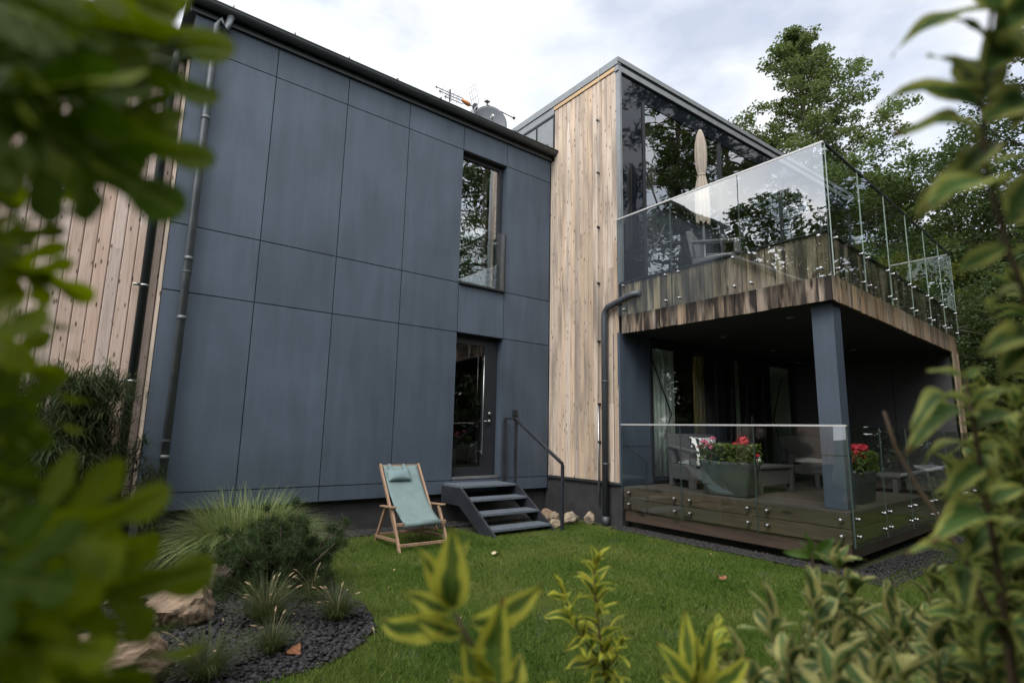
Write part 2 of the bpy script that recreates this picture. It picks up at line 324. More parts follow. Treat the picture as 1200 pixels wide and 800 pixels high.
M['larch'] = wood('larch_boards', (.54, .435, .34), (.36, .268, .20), (.11, .075, .05), weather=((.25, .205, .17), 1.0, .48, .72), tint=.26, kscale=2.1)
M['pine'] = wood('pine_boards', (.47, .365, .305), (.34, .245, .19), (.07, .045, .035), weather=None, kscale=2.3, tint=.15)
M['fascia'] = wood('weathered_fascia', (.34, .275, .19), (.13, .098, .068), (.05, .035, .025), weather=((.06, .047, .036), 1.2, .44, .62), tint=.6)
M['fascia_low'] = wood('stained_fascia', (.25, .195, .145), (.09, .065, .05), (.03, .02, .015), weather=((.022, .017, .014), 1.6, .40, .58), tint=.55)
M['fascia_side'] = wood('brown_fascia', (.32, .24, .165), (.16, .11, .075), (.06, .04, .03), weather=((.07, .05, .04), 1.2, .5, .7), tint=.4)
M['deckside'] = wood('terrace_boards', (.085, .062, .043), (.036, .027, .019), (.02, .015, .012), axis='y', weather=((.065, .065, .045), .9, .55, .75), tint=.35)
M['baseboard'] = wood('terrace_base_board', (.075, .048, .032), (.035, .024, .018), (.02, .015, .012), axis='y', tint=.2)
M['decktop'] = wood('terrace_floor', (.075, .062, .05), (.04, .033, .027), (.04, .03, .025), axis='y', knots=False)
M['ochre'] = plain('pine_strip', (.50, .34, .19), .7, var=.15, stretch=(1, .2, 6))
M['soffit'] = plain('dark_soffit', (.046, .047, .051), .7)
M['glass_window'] = glass('window_glass', (.42, .47, .48), f0=.32)
M['glass_mirror'] = glass('coated_window_glass', (.5, .55, .55), f0=.42)
M['glass_door'] = glass('door_glass', (.94, .97, .95), f0=.13)
M['glass_rail'] = glass('balustrade_glass', (.90, .95, .93), f0=.24)
M['glass_side'] = glass('balustrade_side_glass', (.84, .90, .86), f0=.10)
M['glass_low'] = glass('terrace_glass', (.86, .91, .89), f0=.12)
M['glass_edge'] = plain('glass_edge', (.060, .085, .080), .3)
M['glass_edge_pale'] = plain('pale_glass_edge', (.26, .32, .28), .3)
M['curtain'] = plain('curtain_cloth', (.74, .82, .75), .9, var=.08)
M['curtain_yellow'] = plain('curtain_ochre', (.35, .27, .08), .9)
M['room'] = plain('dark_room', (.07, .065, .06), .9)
M['rod'] = plain('black_rod', (.01, .01, .011), .5)
M['rattan'] = plain('grey_rattan', (.085, .082, .082), .7, bump=.6, bscale=160, var=.1)
M['cushion'] = plain('white_cushion', (.62, .62, .60), .9)
M['planter'] = plain('planter_plastic', (.055, .064, .060), .38, var=.2)
M['soil'] = plain('soil', (.02, .016, .012), 1)
M['teak'] = wood('oiled_teak', (.33, .195, .105), (.20, .11, .06), (.1, .05, .03), knots=False, rough=.5, tint=.15)
M['canvas'] = plain('aqua_canvas', (.145, .205, .205), .9, var=.10, scale=9, bump=.25, bscale=240)
M['pad'] = plain('aqua_cushion', (.155, .22, .23), .9, var=.1, bump=.2, bscale=200)
M['parasol'] = plain('parasol_cloth', (.29, .25, .205), .9, var=.1, scale=10)
M['dish'] = plain('dish_grey', (.085, .097, .115), .5, var=.08)
M['orange'] = plain('orange_plastic', (.42, .17, .05), .5)
M['white'] = plain('white_plastic', (.75, .75, .73), .45)
M['alu'] = plain('aluminium', (.40, .41, .42), .35, metal=.8)
M['rock'] = plain('sandstone', (.21, .15, .10), .9, var=.45, scale=5, bump=.9, bscale=14)
M['rock_grey'] = plain('grey_stone', (.145, .118, .09), .9, var=.45, scale=6, bump=.9, bscale=14)
M['rock_pale'] = plain('pale_tan_stone', (.30, .245, .175), .9, var=.4, scale=7, bump=.9, bscale=16)
M['slate'] = None
M['bark'] = plain('bark', (.075, .06, .047), .95, var=.4, scale=9, bump=.9, bscale=24, stretch=(1, 1, .25))
M['twig'] = plain('twig_bark', (.10, .07, .042), .8, var=.3, scale=40)
M['tw_green'] = plain('green_stem', (.14, .12, .035), .7, var=.3, scale=40)

def soil_mat(name, stops, scale):
    m, t, p, N, K = newmat(name); tc = N('ShaderNodeTexCoord'); n = N('ShaderNodeTexNoise', Scale=scale, Detail=9.0, Roughness=.65)
    K(tc.outputs['Object'], n.inputs['Vector']); r = ramp(t, stops); K(n.outputs['Fac'], r.inputs['Fac']); K(r.outputs['Color'], p.inputs['Base Color']); p.inputs['Roughness'].default_value = .95
    b = N('ShaderNodeBump', Strength=.8, Distance=.03); K(n.outputs['Fac'], b.inputs['Height']); K(b.outputs['Normal'], p.inputs['Normal']); return m
M['ground'] = soil_mat('lawn_soil', [(.35, (.018, .026, .008)), (.65, (.045, .055, .014))], 3.0)
M['mulch'] = soil_mat('mulch_bed', [(.35, (.012, .012, .013)), (.65, (.04, .038, .04))], 18.0)
def chip_mat(name, a, b):
    m, t, p, N, K = newmat(name); g = N('ShaderNodeNewGeometry'); r = ramp(t, [(0, a), (1, b)]); K(g.outputs['Random Per Island'], r.inputs['Fac']); K(r.outputs['Color'], p.inputs['Base Color']); p.inputs['Roughness'].default_value = .75; return m
M['slate'] = chip_mat('slate_chips', (.006, .006, .007), (.030, .028, .032))
M['pebble'] = chip_mat('gravel_pebbles', (.007, .007, .008), (.032, .030, .030))
def grass_mat():
    m, t, p, N, K = newmat('lawn_blades'); o = t.nodes['Material Output']; tc = N('ShaderNodeTexCoord'); geo = N('ShaderNodeNewGeometry')
    n = N('ShaderNodeTexNoise', Scale=1.1, Detail=5.0); K(tc.outputs['Object'], n.inputs['Vector'])
    ad = N('ShaderNodeMath', operation='MULTIPLY_ADD'); ad.inputs[1].default_value = .45; K(geo.outputs['Random Per Island'], ad.inputs[0]); K(n.outputs['Fac'], ad.inputs[2])
    r = ramp(t, [(.36, (.046, .092, .012)), (.62, (.095, .178, .022)), (.95, (.20, .24, .06))]); K(ad.outputs[0], r.inputs['Fac'])
    K(r.outputs['Color'], p.inputs['Base Color']); p.inputs['Roughness'].default_value = .6; p.inputs['Specular IOR Level'].default_value = .25
    tl = N('ShaderNodeBsdfTranslucent'); K(r.outputs['Color'], tl.inputs['Color']); mx = N('ShaderNodeMixShader'); mx.inputs[0].default_value = .3
    K(p.outputs[0], mx.inputs[1]); K(tl.outputs[0], mx.inputs[2]); K(mx.outputs[0], o.inputs['Surface']); return m
M['grass'] = grass_mat()
M['leaf_poplar'] = leafmat('poplar_leaf', (.055, .085, .028), (.115, .15, .055))
M['leaf_dark'] = leafmat('dark_leaf', (.028, .048, .016), (.06, .088, .028))
M['leaf_mid'] = leafmat('mid_leaf', (.045, .075, .02), (.10, .13, .04))
M['leaf_yellow'] = leafmat('yellowish_leaf', (.075, .10, .02), (.15, .16, .045))
M['leaf_flower'] = leafmat('geranium_leaf', (.07, .12, .025), (.17, .22, .06))
M['leaf_flower'] = leafmat('geranium_leaf', (.07, .12, .025), (.17, .22, .06))
M['needle'] = leafmat('pine_needle', (.015, .031, .009), (.040, .062, .018), trans=.15)
M['weeping'] = leafmat('weeping_leaf', (.022, .036, .016), (.065, .085, .035), trans=.2)
M['fountain'] = leafmat('fountain_grass_blade', (.10, .145, .045), (.26, .31, .13), trans=.25)
M['tuft'] = leafmat('tuft_blade', (.035, .05, .02), (.09, .11, .045), trans=.25)
M['seed'] = plain('seed_head', (.26, .20, .12), .95)
M['oak'] = veined('lobed_leaf', (.046, .090, .005), (.185, .235, .010))
M['var_yellow'] = variegated('weigela_yellow', (.08, .14, .03), (.60, .60, .085), w=.25, trans=.45)
M['var_cream'] = variegated('weigela_cream', (.065, .120, .040), (.50, .48, .19), w=.32)
M['var_olive'] = variegated('weigela_olive', (.055, .105, .028), (.36, .385, .10), w=.30)
M['ger_red'] = plain('geranium_red', (.42, .012, .028), .6, var=.3, scale=60)
M['ger_pink'] = plain('flower_pink', (.55, .12, .22), .6, var=.3, scale=60)
M['autumn'] = plain('autumn_leaf', (.19, .075, .03), .7, var=.3, scale=40)
M['pale_leaf'] = plain('pale_dry_leaf', (.42, .36, .22), .8, var=.2, scale=40)

# ------------------------------------------------------------------ ground
PXW = 6.634
g = MB(); g.add([(-300,-300,-.02),(300,-300,-.02),(300,300,-.02),(-300,300,-.02)], [(0,1,2,3)]); structure(g.build('ground', M['ground']))
BED = [(-2.5,7.35),(2.35,7.35),(2.32,6.9),(2.15,6.2),(1.98,5.4),(1.93,4.9),(1.92,4.35),(1.80,3.85),(1.66,3.68),(1.45,3.52),(1.25,3.42),(.95,3.40),(.4,3.2),(-.6,2.6),(-2.5,2.2)]
b = MB(); b.add([(x,y,-.012) for x, y in BED], [tuple(range(len(BED)))[::-1]]); structure(b.build('mulch_bed', M['mulch']))
b = MB(); b.box(2.3, 6.6, 7.02, 7.45, -.06, -.014); b.box(6.30, 6.62, 2.4, 5.75, -.06, -.014); b.box(6.2, 13, 2.05, 2.62, -.06, -.0145); structure(b.build('gravel_strip', M['mulch']))
def inside(px, py, poly):
    c = np.zeros(len(px), bool); n = len(poly)
    for i in range(n):
        x1, y1 = poly[i]; x2, y2 = poly[(i+1) % n]
        k = ((y1 > py) != (y2 > py)) & (px < (x2-x1)*(py-y1)/(y2-y1+1e-12)+x1); c ^= k
    return c
def chips(name, pts, smin, smax, mat, label_kind='stuff', flat=.35, z0=0):
    n = len(pts); base = np.array([(1,0,0),(0,1,0),(-1,0,0),(0,-1,0),(0,0,1),(0,0,-1)], float)
    tri = np.array([(0,1,4),(1,2,4),(2,3,4),(3,0,4),(1,0,5),(2,1,5),(3,2,5),(0,3,5)])
    s = RNG.uniform(smin, smax, n); v = base[None]*(s[:, None, None])*RNG.uniform(.55, 1.3, (n, 6, 1))
    v[:, :, 2] *= flat; a = RNG.uniform(0, 6.28, n); tl = RNG.normal(0, .35, n)
    x, y, z = v[..., 0].copy(), v[..., 1].copy(), v[..., 2].copy()
    x, z = x*np.cos(tl)[:, None]-z*np.sin(tl)[:, None], x*np.sin(tl)[:, None]+z*np.cos(tl)[:, None]
    v = np.stack([x*np.cos(a)[:, None]-y*np.sin(a)[:, None], x*np.sin(a)[:, None]+y*np.cos(a)[:, None], z], -1)
    v += np.concatenate([pts, np.full((n, 1), z0)+RNG.uniform(0, .012, (n, 1))], 1)[:, None, :]
    Fq = (tri[None]+6*np.arange(n)[:, None, None]).reshape(-1, 3)
    o = link(name, fast_mesh(name, v.reshape(-1, 3), Fq), mat); return o
P = RNG.uniform((-1.2, 2.6), (2.4, 7.4), (42000, 2)); P = P[inside(P[:, 0], P[:, 1], BED)]
tag(chips('slate_mulch', P, .005, .034, M['slate']), 'dark slate chippings covering the planting bed', 'mulch', kind='stuff')
P = np.concatenate([RNG.uniform((2.3, 7.05), (6.6, 7.44), (7000, 2)), RNG.uniform((6.30, 2.4), (6.62, 5.75), (5000, 2)), RNG.uniform((6.2, 2.1), (12, 2.58), (4500, 2))])
tag(chips('gravel', P, .008, .022, M['pebble'], flat=.7), 'grey gravel strip along the house wall and deck', 'gravel', kind='stuff')
def lawn():
    # density falls with distance from the camera
    n = 1500000; P = RNG.uniform((-.5, .6), (12.5, 7.06), (n, 2)); d = np.hypot(P[:, 0], P[:, 1])
    ang = np.arctan2(P[:, 0], P[:, 1]); keep = (ang > rad(-8)) & (ang < rad(84)) & (d > 1.6)
    keep &= RNG.uniform(0, 1, n) < np.clip(5.2/d, .35, 1)
    wob = .05*np.sin(P[:, 1]*9+np.sin(P[:, 0]*13))+RNG.normal(0, .035, n)
    keep &= ~inside(P[:, 0]+wob, P[:, 1]+wob*.7, BED)
    keep &= ~((P[:, 0] > 6.36+RNG.normal(0, .03, n)) & (P[:, 1] > 2.3+RNG.normal(0, .03, n))) 
    keep &= ~((P[:, 0] > 4.4) & (P[:, 0] < 5.6) & (P[:, 1] > 6.25))
    keep &= ~((P[:, 0] > 5.5) & (P[:, 1] > 6.45+RNG.normal(0,.04,n)))
    keep &= ~((np.hypot((P[:, 0]-4.95)/.75, (P[:, 1]-5.95)/.32) < RNG.uniform(.3, 1.0, n)) & (RNG.uniform(0, 1, n) < .6))
    bare = np.sin(P[:, 0]*5.3+2*np.sin(P[:, 1]*3.1))*np.sin(P[:, 1]*6.1+1.7*np.cos(P[:, 0]*2.7))
    keep &= ~((bare > .80) & (RNG.uniform(0, 1, n) < .65))
    P = P[keep]; n = len(P)
    pat = .5+.5*np.sin(P[:, 0]*2.1+np.sin(P[:, 1]*1.7)*1.3)*np.sin(P[:, 1]*2.6+np.cos(P[:, 0]*1.9))
    h = RNG.uniform(.014, .034, n)*(1+.5*pat)*np.where(RNG.uniform(0, 1, n) < .03, 1.7, 1); w = RNG.uniform(.0014, .0028, n)
    a = RNG.uniform(0, 6.28, n); la = RNG.uniform(0, 6.28, n); lean = np.abs(RNG.normal(0, .55, n))*h
    z = np.full(n, -.02); base = np.stack([P[:, 0], P[:, 1], z], 1); sx = np.stack([np.cos(a)*w, np.sin(a)*w, 0*w], 1)
    ld = np.stack([np.cos(la)*lean, np.sin(la)*lean, 0*lean], 1); up = np.array([0, 0, 1.])
    v = np.stack([base-sx, base+sx, base+sx*.7+ld*.4+up*(h*.62)[:, None], base+ld+up*h[:, None]*.98, base-sx*.7+ld*.4+up*(h*.62)[:, None]], 1)
    Fq = np.arange(n*5).reshape(n, 5)
    return link('lawn_grass', fast_mesh('lawn_grass', v.reshape(-1, 3), Fq), M['grass'])
tag(lawn(), 'mown green lawn in front of the house', 'grass', kind='stuff')

# ------------------------------------------------------------------ grey house block
house = thing('grey_house', 'dark grey panel clad house block with gutter, tall window and glazed door', 'house', (3.5, 7.5, 0))
XS = [.52, 1.538, 2.559, 3.584, 4.625, 5.566, 6.628]; ZS = [.413, .616, 2.976, 3.810, 6.182, 6.86]
m = MB()
for i in range(6):
    for j in range(5):
        if i == 4 and j in (1, 3): continue
        gx = .006; m.box(XS[i]+gx, XS[i+1]-gx, 7.5, 7.512, ZS[j]+gx, ZS[j+1]-gx)
m.build('cladding', M['cement'], house)
m = MB()   # backing wall round the openings
m.box(.54, 4.60, 7.516, 7.70, .42, 6.9); m.box(5.59, 6.63, 7.516, 7.70, .42, 6.9)
m.box(4.603, 5.587, 7.516, 7.70, .42, .63); m.box(4.603, 5.587, 7.516, 7.70, 2.99, 3.78); m.box(4.603, 5.587, 7.516, 7.70, 6.17, 6.9)
m.box(.525, .539, 7.52, 12, .42, 6.9)
m.build('backing_wall', M['joint'], house)
m = MB(); m.box(.60, 6.63, 7.60, 7.72, -.3, .419); m.build('plinth', M['plinth'], house)
for z0, z1 in ((.64, 2.97), (3.80, 6.176)):
    for x in (4.606, 5.569): m = MB(); m.box(x, x+.016, 7.514, 7.70, z0, z1); m.build('reveal', M['cement'], house)
for z in (2.972, 6.178): m = MB(); m.box(4.625, 5.566, 7.515, 7.70, z, z+.012); m.build('lintel', M['frame'], house)
m = MB(); m.box(4.627, 5.564, 7.44, 7.66, 3.792, 3.816); m.build('window_sill', M['frame'], house)
win = MB(); x0, x1, z0, z1, y = 4.625, 5.564, 3.82, 6.172, 7.62
for b in ((x0, x0+.06, z0, z1), (x1-.09, x1, z0, z1), (x0+.06, x1-.09, z0, z0+.07), (x0+.06, x1-.09, z1-.07, z1)): win.box(b[0], b[1], y, y+.07, b[2], b[3])
w = win.build('window', M['frame'], house)
m = MB(); m.box(x0+.06, x1-.09, y+.03, y+.05, z0+.07, z1-.07); m.build('pane', M['glass_mirror'], w)
m = MB(); m.box(x0+.03, x1-.02, 7.475, 7.487, 3.83, 4.85); m.build('juliet_balustrade', M['glass_low'], w)
m = MB(); m.box(x1-.025, x1-.003, 7.47, 7.50, 3.83, 4.86); m.build('rail_profile', M['frame'], w)
m = MB(); m.box(4.64, 5.40, 7.665, 7.685, 6.04, 6.10)
for q in (3, 8, 12): m.box(4.68+q*.05, 4.69+q*.05, 7.655, 7.665, 4.0, 6.0) if False else None
m.build('blind_box', M['frame'], w)
dm = MB(); z0, z1, y = .655, 2.965, 7.66
for b in ((x0, x0+.09, z0, z1), (x1-.27, x1, z0, z1), (x0+.09, x1-.27, z0, z0+.14), (x0+.09, x1-.27, z1-.14, z1)): dm.box(b[0], b[1], y, y+.07, b[2], b[3])
d = dm.build('door', M['frame'], house)
m = MB(); m.box(x0+.09, x1-.27, y+.03, y+.05, z0+.14, z1-.14); m.build('pane', M['glass_door'], d)
m = MB(); m.tube([(x1-.31, 7.60, 1.0), (x1-.31, 7.60, 2.65)], .008); m.tube([(x1-.31, 7.60, 1.05), (x1-.31, 7.665, 1.05)], .008); m.tube([(x1-.31, 7.60, 2.6), (x1-.31, 7.665, 2.6)], .008)
m.build('pull_bar', M['alu'], d, smooth=True)
for z in (1.55, 1.68): m = MB(); m.tube([(x1-.15, 7.655, z), (x1-.15, 7.615, z)], .028, 14); m.build('lock', M['chrome'], d, smooth=True)
m = MB(); m.tube([(x1-.15, 7.62, 1.55), (x1-.27, 7.61, 1.55)], .010); m.build('door_handle', M['chrome'], d, smooth=True)
m = MB(); m.box(x0+.01, x1-.02, 7.515, 7.655, .628, .656); m.build('threshold', M['alu'], d)
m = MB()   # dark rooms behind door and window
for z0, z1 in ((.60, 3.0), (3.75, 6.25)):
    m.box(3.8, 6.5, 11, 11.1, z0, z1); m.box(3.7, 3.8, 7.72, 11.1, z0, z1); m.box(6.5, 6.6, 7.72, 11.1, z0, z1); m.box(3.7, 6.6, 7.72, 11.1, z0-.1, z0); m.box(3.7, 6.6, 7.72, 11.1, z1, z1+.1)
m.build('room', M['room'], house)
m = MB(); m.add([(.4,7.42,6.80),(6.70,7.42,6.80),(6.63,13.5,7.35),(.4,13.5,7.35),(.4,7.42,6.74),(6.70,7.42,6.74),(6.63,13.5,7.29),(.4,13.5,7.29)], [(0,1,2,3),(7,6,5,4),(0,4,5,1),(1,5,6,2),(2,6,7,3),(3,7,4,0)])
m.build('roof', M['gutter'], house)
m = MB(); gy, gz, gr = 7.37, 6.77, .085   # half-round gutter
prof = [(gy+gr*math.cos(a), gz+gr*math.sin(a)) for a in np.linspace(math.pi, 2*math.pi, 11)]
inn = [(gy+(gr-.008)*math.cos(a), gz+(gr-.008)*math.sin(a)) for a in np.linspace(2*math.pi, math.pi, 11)]
pr = prof+inn; n = len(pr)
m.add([(.38, a, b) for a, b in pr]+[(6.74, a, b) for a, b in pr], [(i, (i+1) % n, (i+1) % n+n, i+n) for i in range(n)])
m.add([(6.742, a, b) for a, b in prof], [tuple(range(11))]); m.add([(.378, a, b) for a, b in prof], [tuple(range(11))[::-1]])
m.tube([(.38, gy-gr, gz), (6.74, gy-gr, gz)], .011, 8)
m.build('gutter', M['gutter'], house, smooth=True)
m = MB(); m.box(.45, 6.632, 7.45, 7.50, 6.62, 6.80); m.build('eaves_board', M['gutter'], house)
for k in range(8):
    x = .9+k*.78; m = MB(); m.tube([(x, gy-gr-.006, gz+.01), (x, gy-gr-.004, gz+.035), (x, gy+.02, gz+.05)], .008, 6); m.build('gutter_bracket', M['gutter'], house)
dp = MB(); dp.tube([(.90, 7.37, 6.72), (.86, 7.39, 6.5), (.80, 7.41, 6.62), (.748, 7.43, 6.52), (.748, 7.43, -.05)], .044, 14)
for z in (5.2, 3.35, 2.62, 1.0): dp.tube([(.748, 7.43, z), (.748, 7.43, z+.05)], .049, 14)
p = dp.build('downpipe', M['pipe_grey'], house, smooth=True)
for z in (5.6, 3.2, 1.2):
    m = MB(); m.tube([(.748, 7.43, z), (.748, 7.43, z+.025)], .052, 14); m.box(.74, .756, 7.45, 7.51, z+.004, z+.02); m.build('bracket', M['pipe_slate'], p)
m = MB(); m.box(5.80, 5.88, 7.45, 7.498, 1.66, 1.76); m.build('outdoor_socket', M['frame'], house, bevel=.006)

# ------------------------------------------------------------------ left timber block
tb = thing('timber_house_block', 'pale vertical pine clad house block at the left behind leaves', 'house', (-2, 7.62, 0))
def planks(m, O, U, N, W, z0, z1, bw, t, seams=True, gap=.005, c=.009):
    """vertical boards along U (unit), front normal N (unit)"""
    O, U, N = np.asarray(O, float), np.asarray(U, float), np.asarray(N, float); k = int(round(W/bw)); bw = W/k
    for i in range(k):
        zs = [z0, z1]
        if seams:
            z = z0+random.uniform(.6, 3.2)
            while z < z1-.5: zs.insert(-1, z) if random.random() < .35 else None; z += random.uniform(2.0, 3.6)
        for a, b in zip(zs[:-1], zs[1:]):
            bb = b-(.0015 if b < z1 else 0)
            m.board(O+U*(i*bw+gap/2)+np.array([0, 0, a]), U*(bw-gap), (0, 0, bb-a), N*(t+random.uniform(0, .003)), c)
m = MB(); planks(m, (-5.5, 7.64, 0), (1, 0, 0), (0, -1, 0), 5.98, .45, 5.98, .124, .024); m.build('cladding', M['pine'], tb)
m = MB(); m.box(.484, .519, 7.52, 7.66, .45, 5.98); m.build('corner_trim', M['larch'], tb)
m = MB(); m.box(-5.5, .51, 7.645, 12, .2, 6.0); m.build('backing_wall', M['joint'], tb)
m = MB(); m.box(-5.5, .51, 7.66, 7.8, -.3, .45); m.build('plinth', M['plinth'], tb)
m = MB(); m.box(-5.5, .515, 7.46, 12.2, 6.0, 6.12); m.tube([(-5.5, 7.42, 6.05), (.50, 7.42, 6.05)], .075, 12); m.build('roof', M['gutter'], tb)
dp = MB(); dp.tube([(.36, 7.42, 6.0), (.355, 7.50, 5.8), (.352, 7.545, 5.65), (.350, 7.55, .2)], .048, 14)
p = dp.build('downpipe', M['pipe_dark'], tb, smooth=True)
for z in (5.05, 3.97, 2.98, 1.86):
    m = MB(); m.tube([(.351, 7.55, z), (.351, 7.55, z+.022)], .054, 14); m.tube([(.30, 7.53, z+.011), (.24, 7.53, z+.011)], .018, 8); m.build('bracket', M['chrome'], p, smooth=True)

# ------------------------------------------------------------------ timber wing with balcony
wing = thing('timber_wing', 'tall pale larch clad house wing with glass front and balcony', 'house', (PXW, 5.8, 0))
A2 = rad(2.0); FE = np.array([math.cos(A2), -math.sin(A2), 0]); FN = np.array([-math.sin(A2), -math.cos(A2), 0]); FO = np.array([PXW, 5.80, 0])
def ff(s, off, z): return FO+FE*s+FN*off+np.array([0, 0, z])
m = MB(); planks(m, (PXW+.024, 7.40, 0), (0, -1, 0), (-1, 0, 0), 1.585, .64, 7.66, .113, .022); m.build('cladding', M['larch'], wing)
m = MB(); planks(m, (PXW+.024, 7.50, 0), (0, -1, 0), (-1, 0, 0), .094, .64, 6.6, .094, .020, seams=False); m.build('corner_trim', M['larch'], wing)
m = MB(); m.obox((PXW+.004, 5.812, 3.80), (.05, 0, 0), (0, -.085, 0), (0, 0, 3.86)); m.build('corner_trim', M['zinc'], wing)
m = MB(); m.box(PXW+.03, PXW+.18, 5.82, 7.50, .05, 7.66); m.box(PXW+.032, PXW+.18, 7.50, 13, 5.5, 7.66); m.build('backing_wall', M['joint'], wing)
m = MB(); m.box(PXW+.012, PXW+.17, 5.79, 7.70, -.3, .60); m.build('plinth', M['plinth'], wing)
m = MB(); m.obox((PXW-.03, 5.80, .605), (.06, 0, 0), (0, 1.69, 0), (0, 0, .022)); m.build('drip_flashing', M['gutter'], wing)
m = MB()
for a, b in ((7.425, 7.93), (7.945, 8.40), (8.415, 8.9), (8.915, 9.4), (9.415, 9.9), (9.915, 13)): m.box(PXW+.004, PXW+.03, a, b, 6.7, 7.55)
m.build('metal_cladding', M['zinc'], wing)
m = MB()
for a in (7.408, 7.935, 8.405, 8.905, 9.405, 9.905): m.box(PXW-.016, PXW+.03, a, a+.014, 6.7, 7.56)
m.box(PXW-.012, PXW+.03, 7.408, 13, 7.562, 7.60); m.build('standing_seam', M['frame'], wing)
m = MB(); m.box(PXW-.016, PXW+.03, 5.80, 7.405, 7.675, 7.745); m.build('eaves_strip', M['ochre'], wing)
m = MB(); m.box(PXW-.010, PXW+.03, 7.405, 13, 7.605, 7.745); m.build('eaves_strip', M['zinc'], wing)
m = MB(); m.box(PXW-.028, PXW+.06, 5.74, 13, 7.76, 7.89)
m.obox(ff(-.02, .075, 7.80), FE*9.1, (0, 0, .09), -FN*.1); m.obox(ff(-.02, .062, 7.64), FE*9.1, (0, 0, .10), -FN*.08)
m.obox(ff(9.0, .07, 7.76), FE*.08, (0, 0, .13), -FN*7)
m.build('roof_edge', M['zinc'], wing)
m = MB(); m.obox(ff(-.02, .05, 7.745), FE*9.1, (0, 0, .052), -FN*.1); m.box(PXW-.014, PXW+.03, 5.76, 13, 7.748, 7.758); m.build('roof_shadow_gap', M['joint'], wing)
m = MB(); m.obox(ff(.03, 0, 7.66), FE*9.0, (0, 0, .20), -FN*7.2); m.build('roof', M['gutter'], wing)
# upper window wall
GL = 8.9; m = MB()
def fbar(m, s0, s1, z0, z1, o0=.035, o1=-.035): m.obox(ff(s0, o0, z0), FE*(s1-s0), (0, 0, z1-z0), -FN*(o0-o1))
m = MB(); fbar(m, .09, .62, 3.80, 7.64, .02, -.06); fbar(m, .62, GL, 7.30, 7.64, .02, -.06); m.build('window_surround', M['dark_pane'], wing)
uw = MB(); fbar(uw, .622, GL, 3.80, 3.90); 
for s in (.625, 2.95, 5.3, 7.2, GL-.07): fbar(uw, s, s+.07, 3.902, 7.298)
w = UWO = uw.build('upper_window', M['frame'], wing)
for a, b in ((.695, 2.95), (3.02, 5.3), (5.37, 7.2), (7.27, GL-.07)):
    m = MB(); fbar(m, a, b, 3.902, 7.298, .006, -.014); m.build('pane', M['glass_window'], w)
# terrace window wall
GW = 5.45
m = MB(); m.obox(ff(.0, .012, .60), FE*.70, (0, 0, 2.40), -FN*.15); m.build('pier', M['cement'], wing)
m = MB(); m.obox(ff(0, .015, 1.19), FE*.70, (0, 0, .012), -FN*.005); m.build('pier_joint', M['joint'], wing)
lw = MB(); fbar(lw, .702, GW, 2.86, 3.0); fbar(lw, .702, GW, .604, .68)
for s, e in ((.702, .76), (2.55, 2.80), (3.05, 3.13), (3.55, 3.72), (4.15, 4.40)): fbar(lw, s, e, .682, 2.858)
w = lw.build('terrace_window', M['frame'], wing)
for a, b in ((.76, 2.55), (2.80, 3.05), (3.13, 3.55), (3.72, 4.15), (4.40, GW)):
    m = MB(); fbar(m, a, b, .682, 2.858, .006, -.014); m.build('pane', M['glass_door'], w)
m = MB(); fbar(m, 3.60, 3.66, 1.55, 1.78, .075, .055); m.build('door_handle', M['chrome'], w)
def rods(z0, z1, s0, ds, root, off=.012):
    m = MB(); zm = (z0+z1)/2; m.tube([ff(s0, off, z1), ff(s0+ds, off, zm), ff(s0, off, z0)], .011, 8); m.build('brace_rod', M['rod'], root)
rods(.85, 2.62, .78, .47, w); rods(.85, 2.62, 4.9, -.4, w)
rods(4.15, 6.1, .66, .55, UWO)
# rooms of the wing
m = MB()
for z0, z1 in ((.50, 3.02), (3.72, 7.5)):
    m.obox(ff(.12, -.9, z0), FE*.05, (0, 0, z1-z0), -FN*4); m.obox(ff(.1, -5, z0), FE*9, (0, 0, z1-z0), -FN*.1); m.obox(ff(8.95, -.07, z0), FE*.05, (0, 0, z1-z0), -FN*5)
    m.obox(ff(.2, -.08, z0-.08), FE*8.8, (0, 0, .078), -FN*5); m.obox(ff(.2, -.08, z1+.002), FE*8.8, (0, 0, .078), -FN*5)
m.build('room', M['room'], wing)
# balcony
BA = rad(2.7); RE = np.array([math.cos(BA), math.sin(BA), 0]); RN = np.array([math.sin(BA), -math.cos(BA), 0]); BO = np.array([PXW+.012, 2.60, 0]); RL = 6.05
def rr(s, off, z): return BO+RE*s+RN*off+np.array([0, 0, z])
ZD, ZB, ZG, ZT = 3.79, 2.975, 3.245, 4.88
# fascia left face (vertical boards, normal -X)
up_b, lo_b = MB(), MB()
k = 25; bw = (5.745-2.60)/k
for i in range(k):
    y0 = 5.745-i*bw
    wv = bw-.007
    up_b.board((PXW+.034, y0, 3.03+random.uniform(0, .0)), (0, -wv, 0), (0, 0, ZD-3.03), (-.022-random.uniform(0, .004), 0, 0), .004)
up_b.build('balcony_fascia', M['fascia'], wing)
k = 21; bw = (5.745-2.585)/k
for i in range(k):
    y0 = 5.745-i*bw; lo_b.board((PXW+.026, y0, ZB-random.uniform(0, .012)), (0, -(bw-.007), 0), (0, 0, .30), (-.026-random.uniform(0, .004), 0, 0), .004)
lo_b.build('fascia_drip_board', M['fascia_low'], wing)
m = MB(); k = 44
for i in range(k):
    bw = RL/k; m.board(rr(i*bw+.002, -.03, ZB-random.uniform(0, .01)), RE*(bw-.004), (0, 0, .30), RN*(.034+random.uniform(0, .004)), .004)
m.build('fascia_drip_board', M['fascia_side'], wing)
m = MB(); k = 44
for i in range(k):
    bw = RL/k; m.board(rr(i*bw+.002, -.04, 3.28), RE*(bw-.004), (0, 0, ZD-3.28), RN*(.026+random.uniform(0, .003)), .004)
m.build('balcony_fascia', M['fascia_low'], wing)
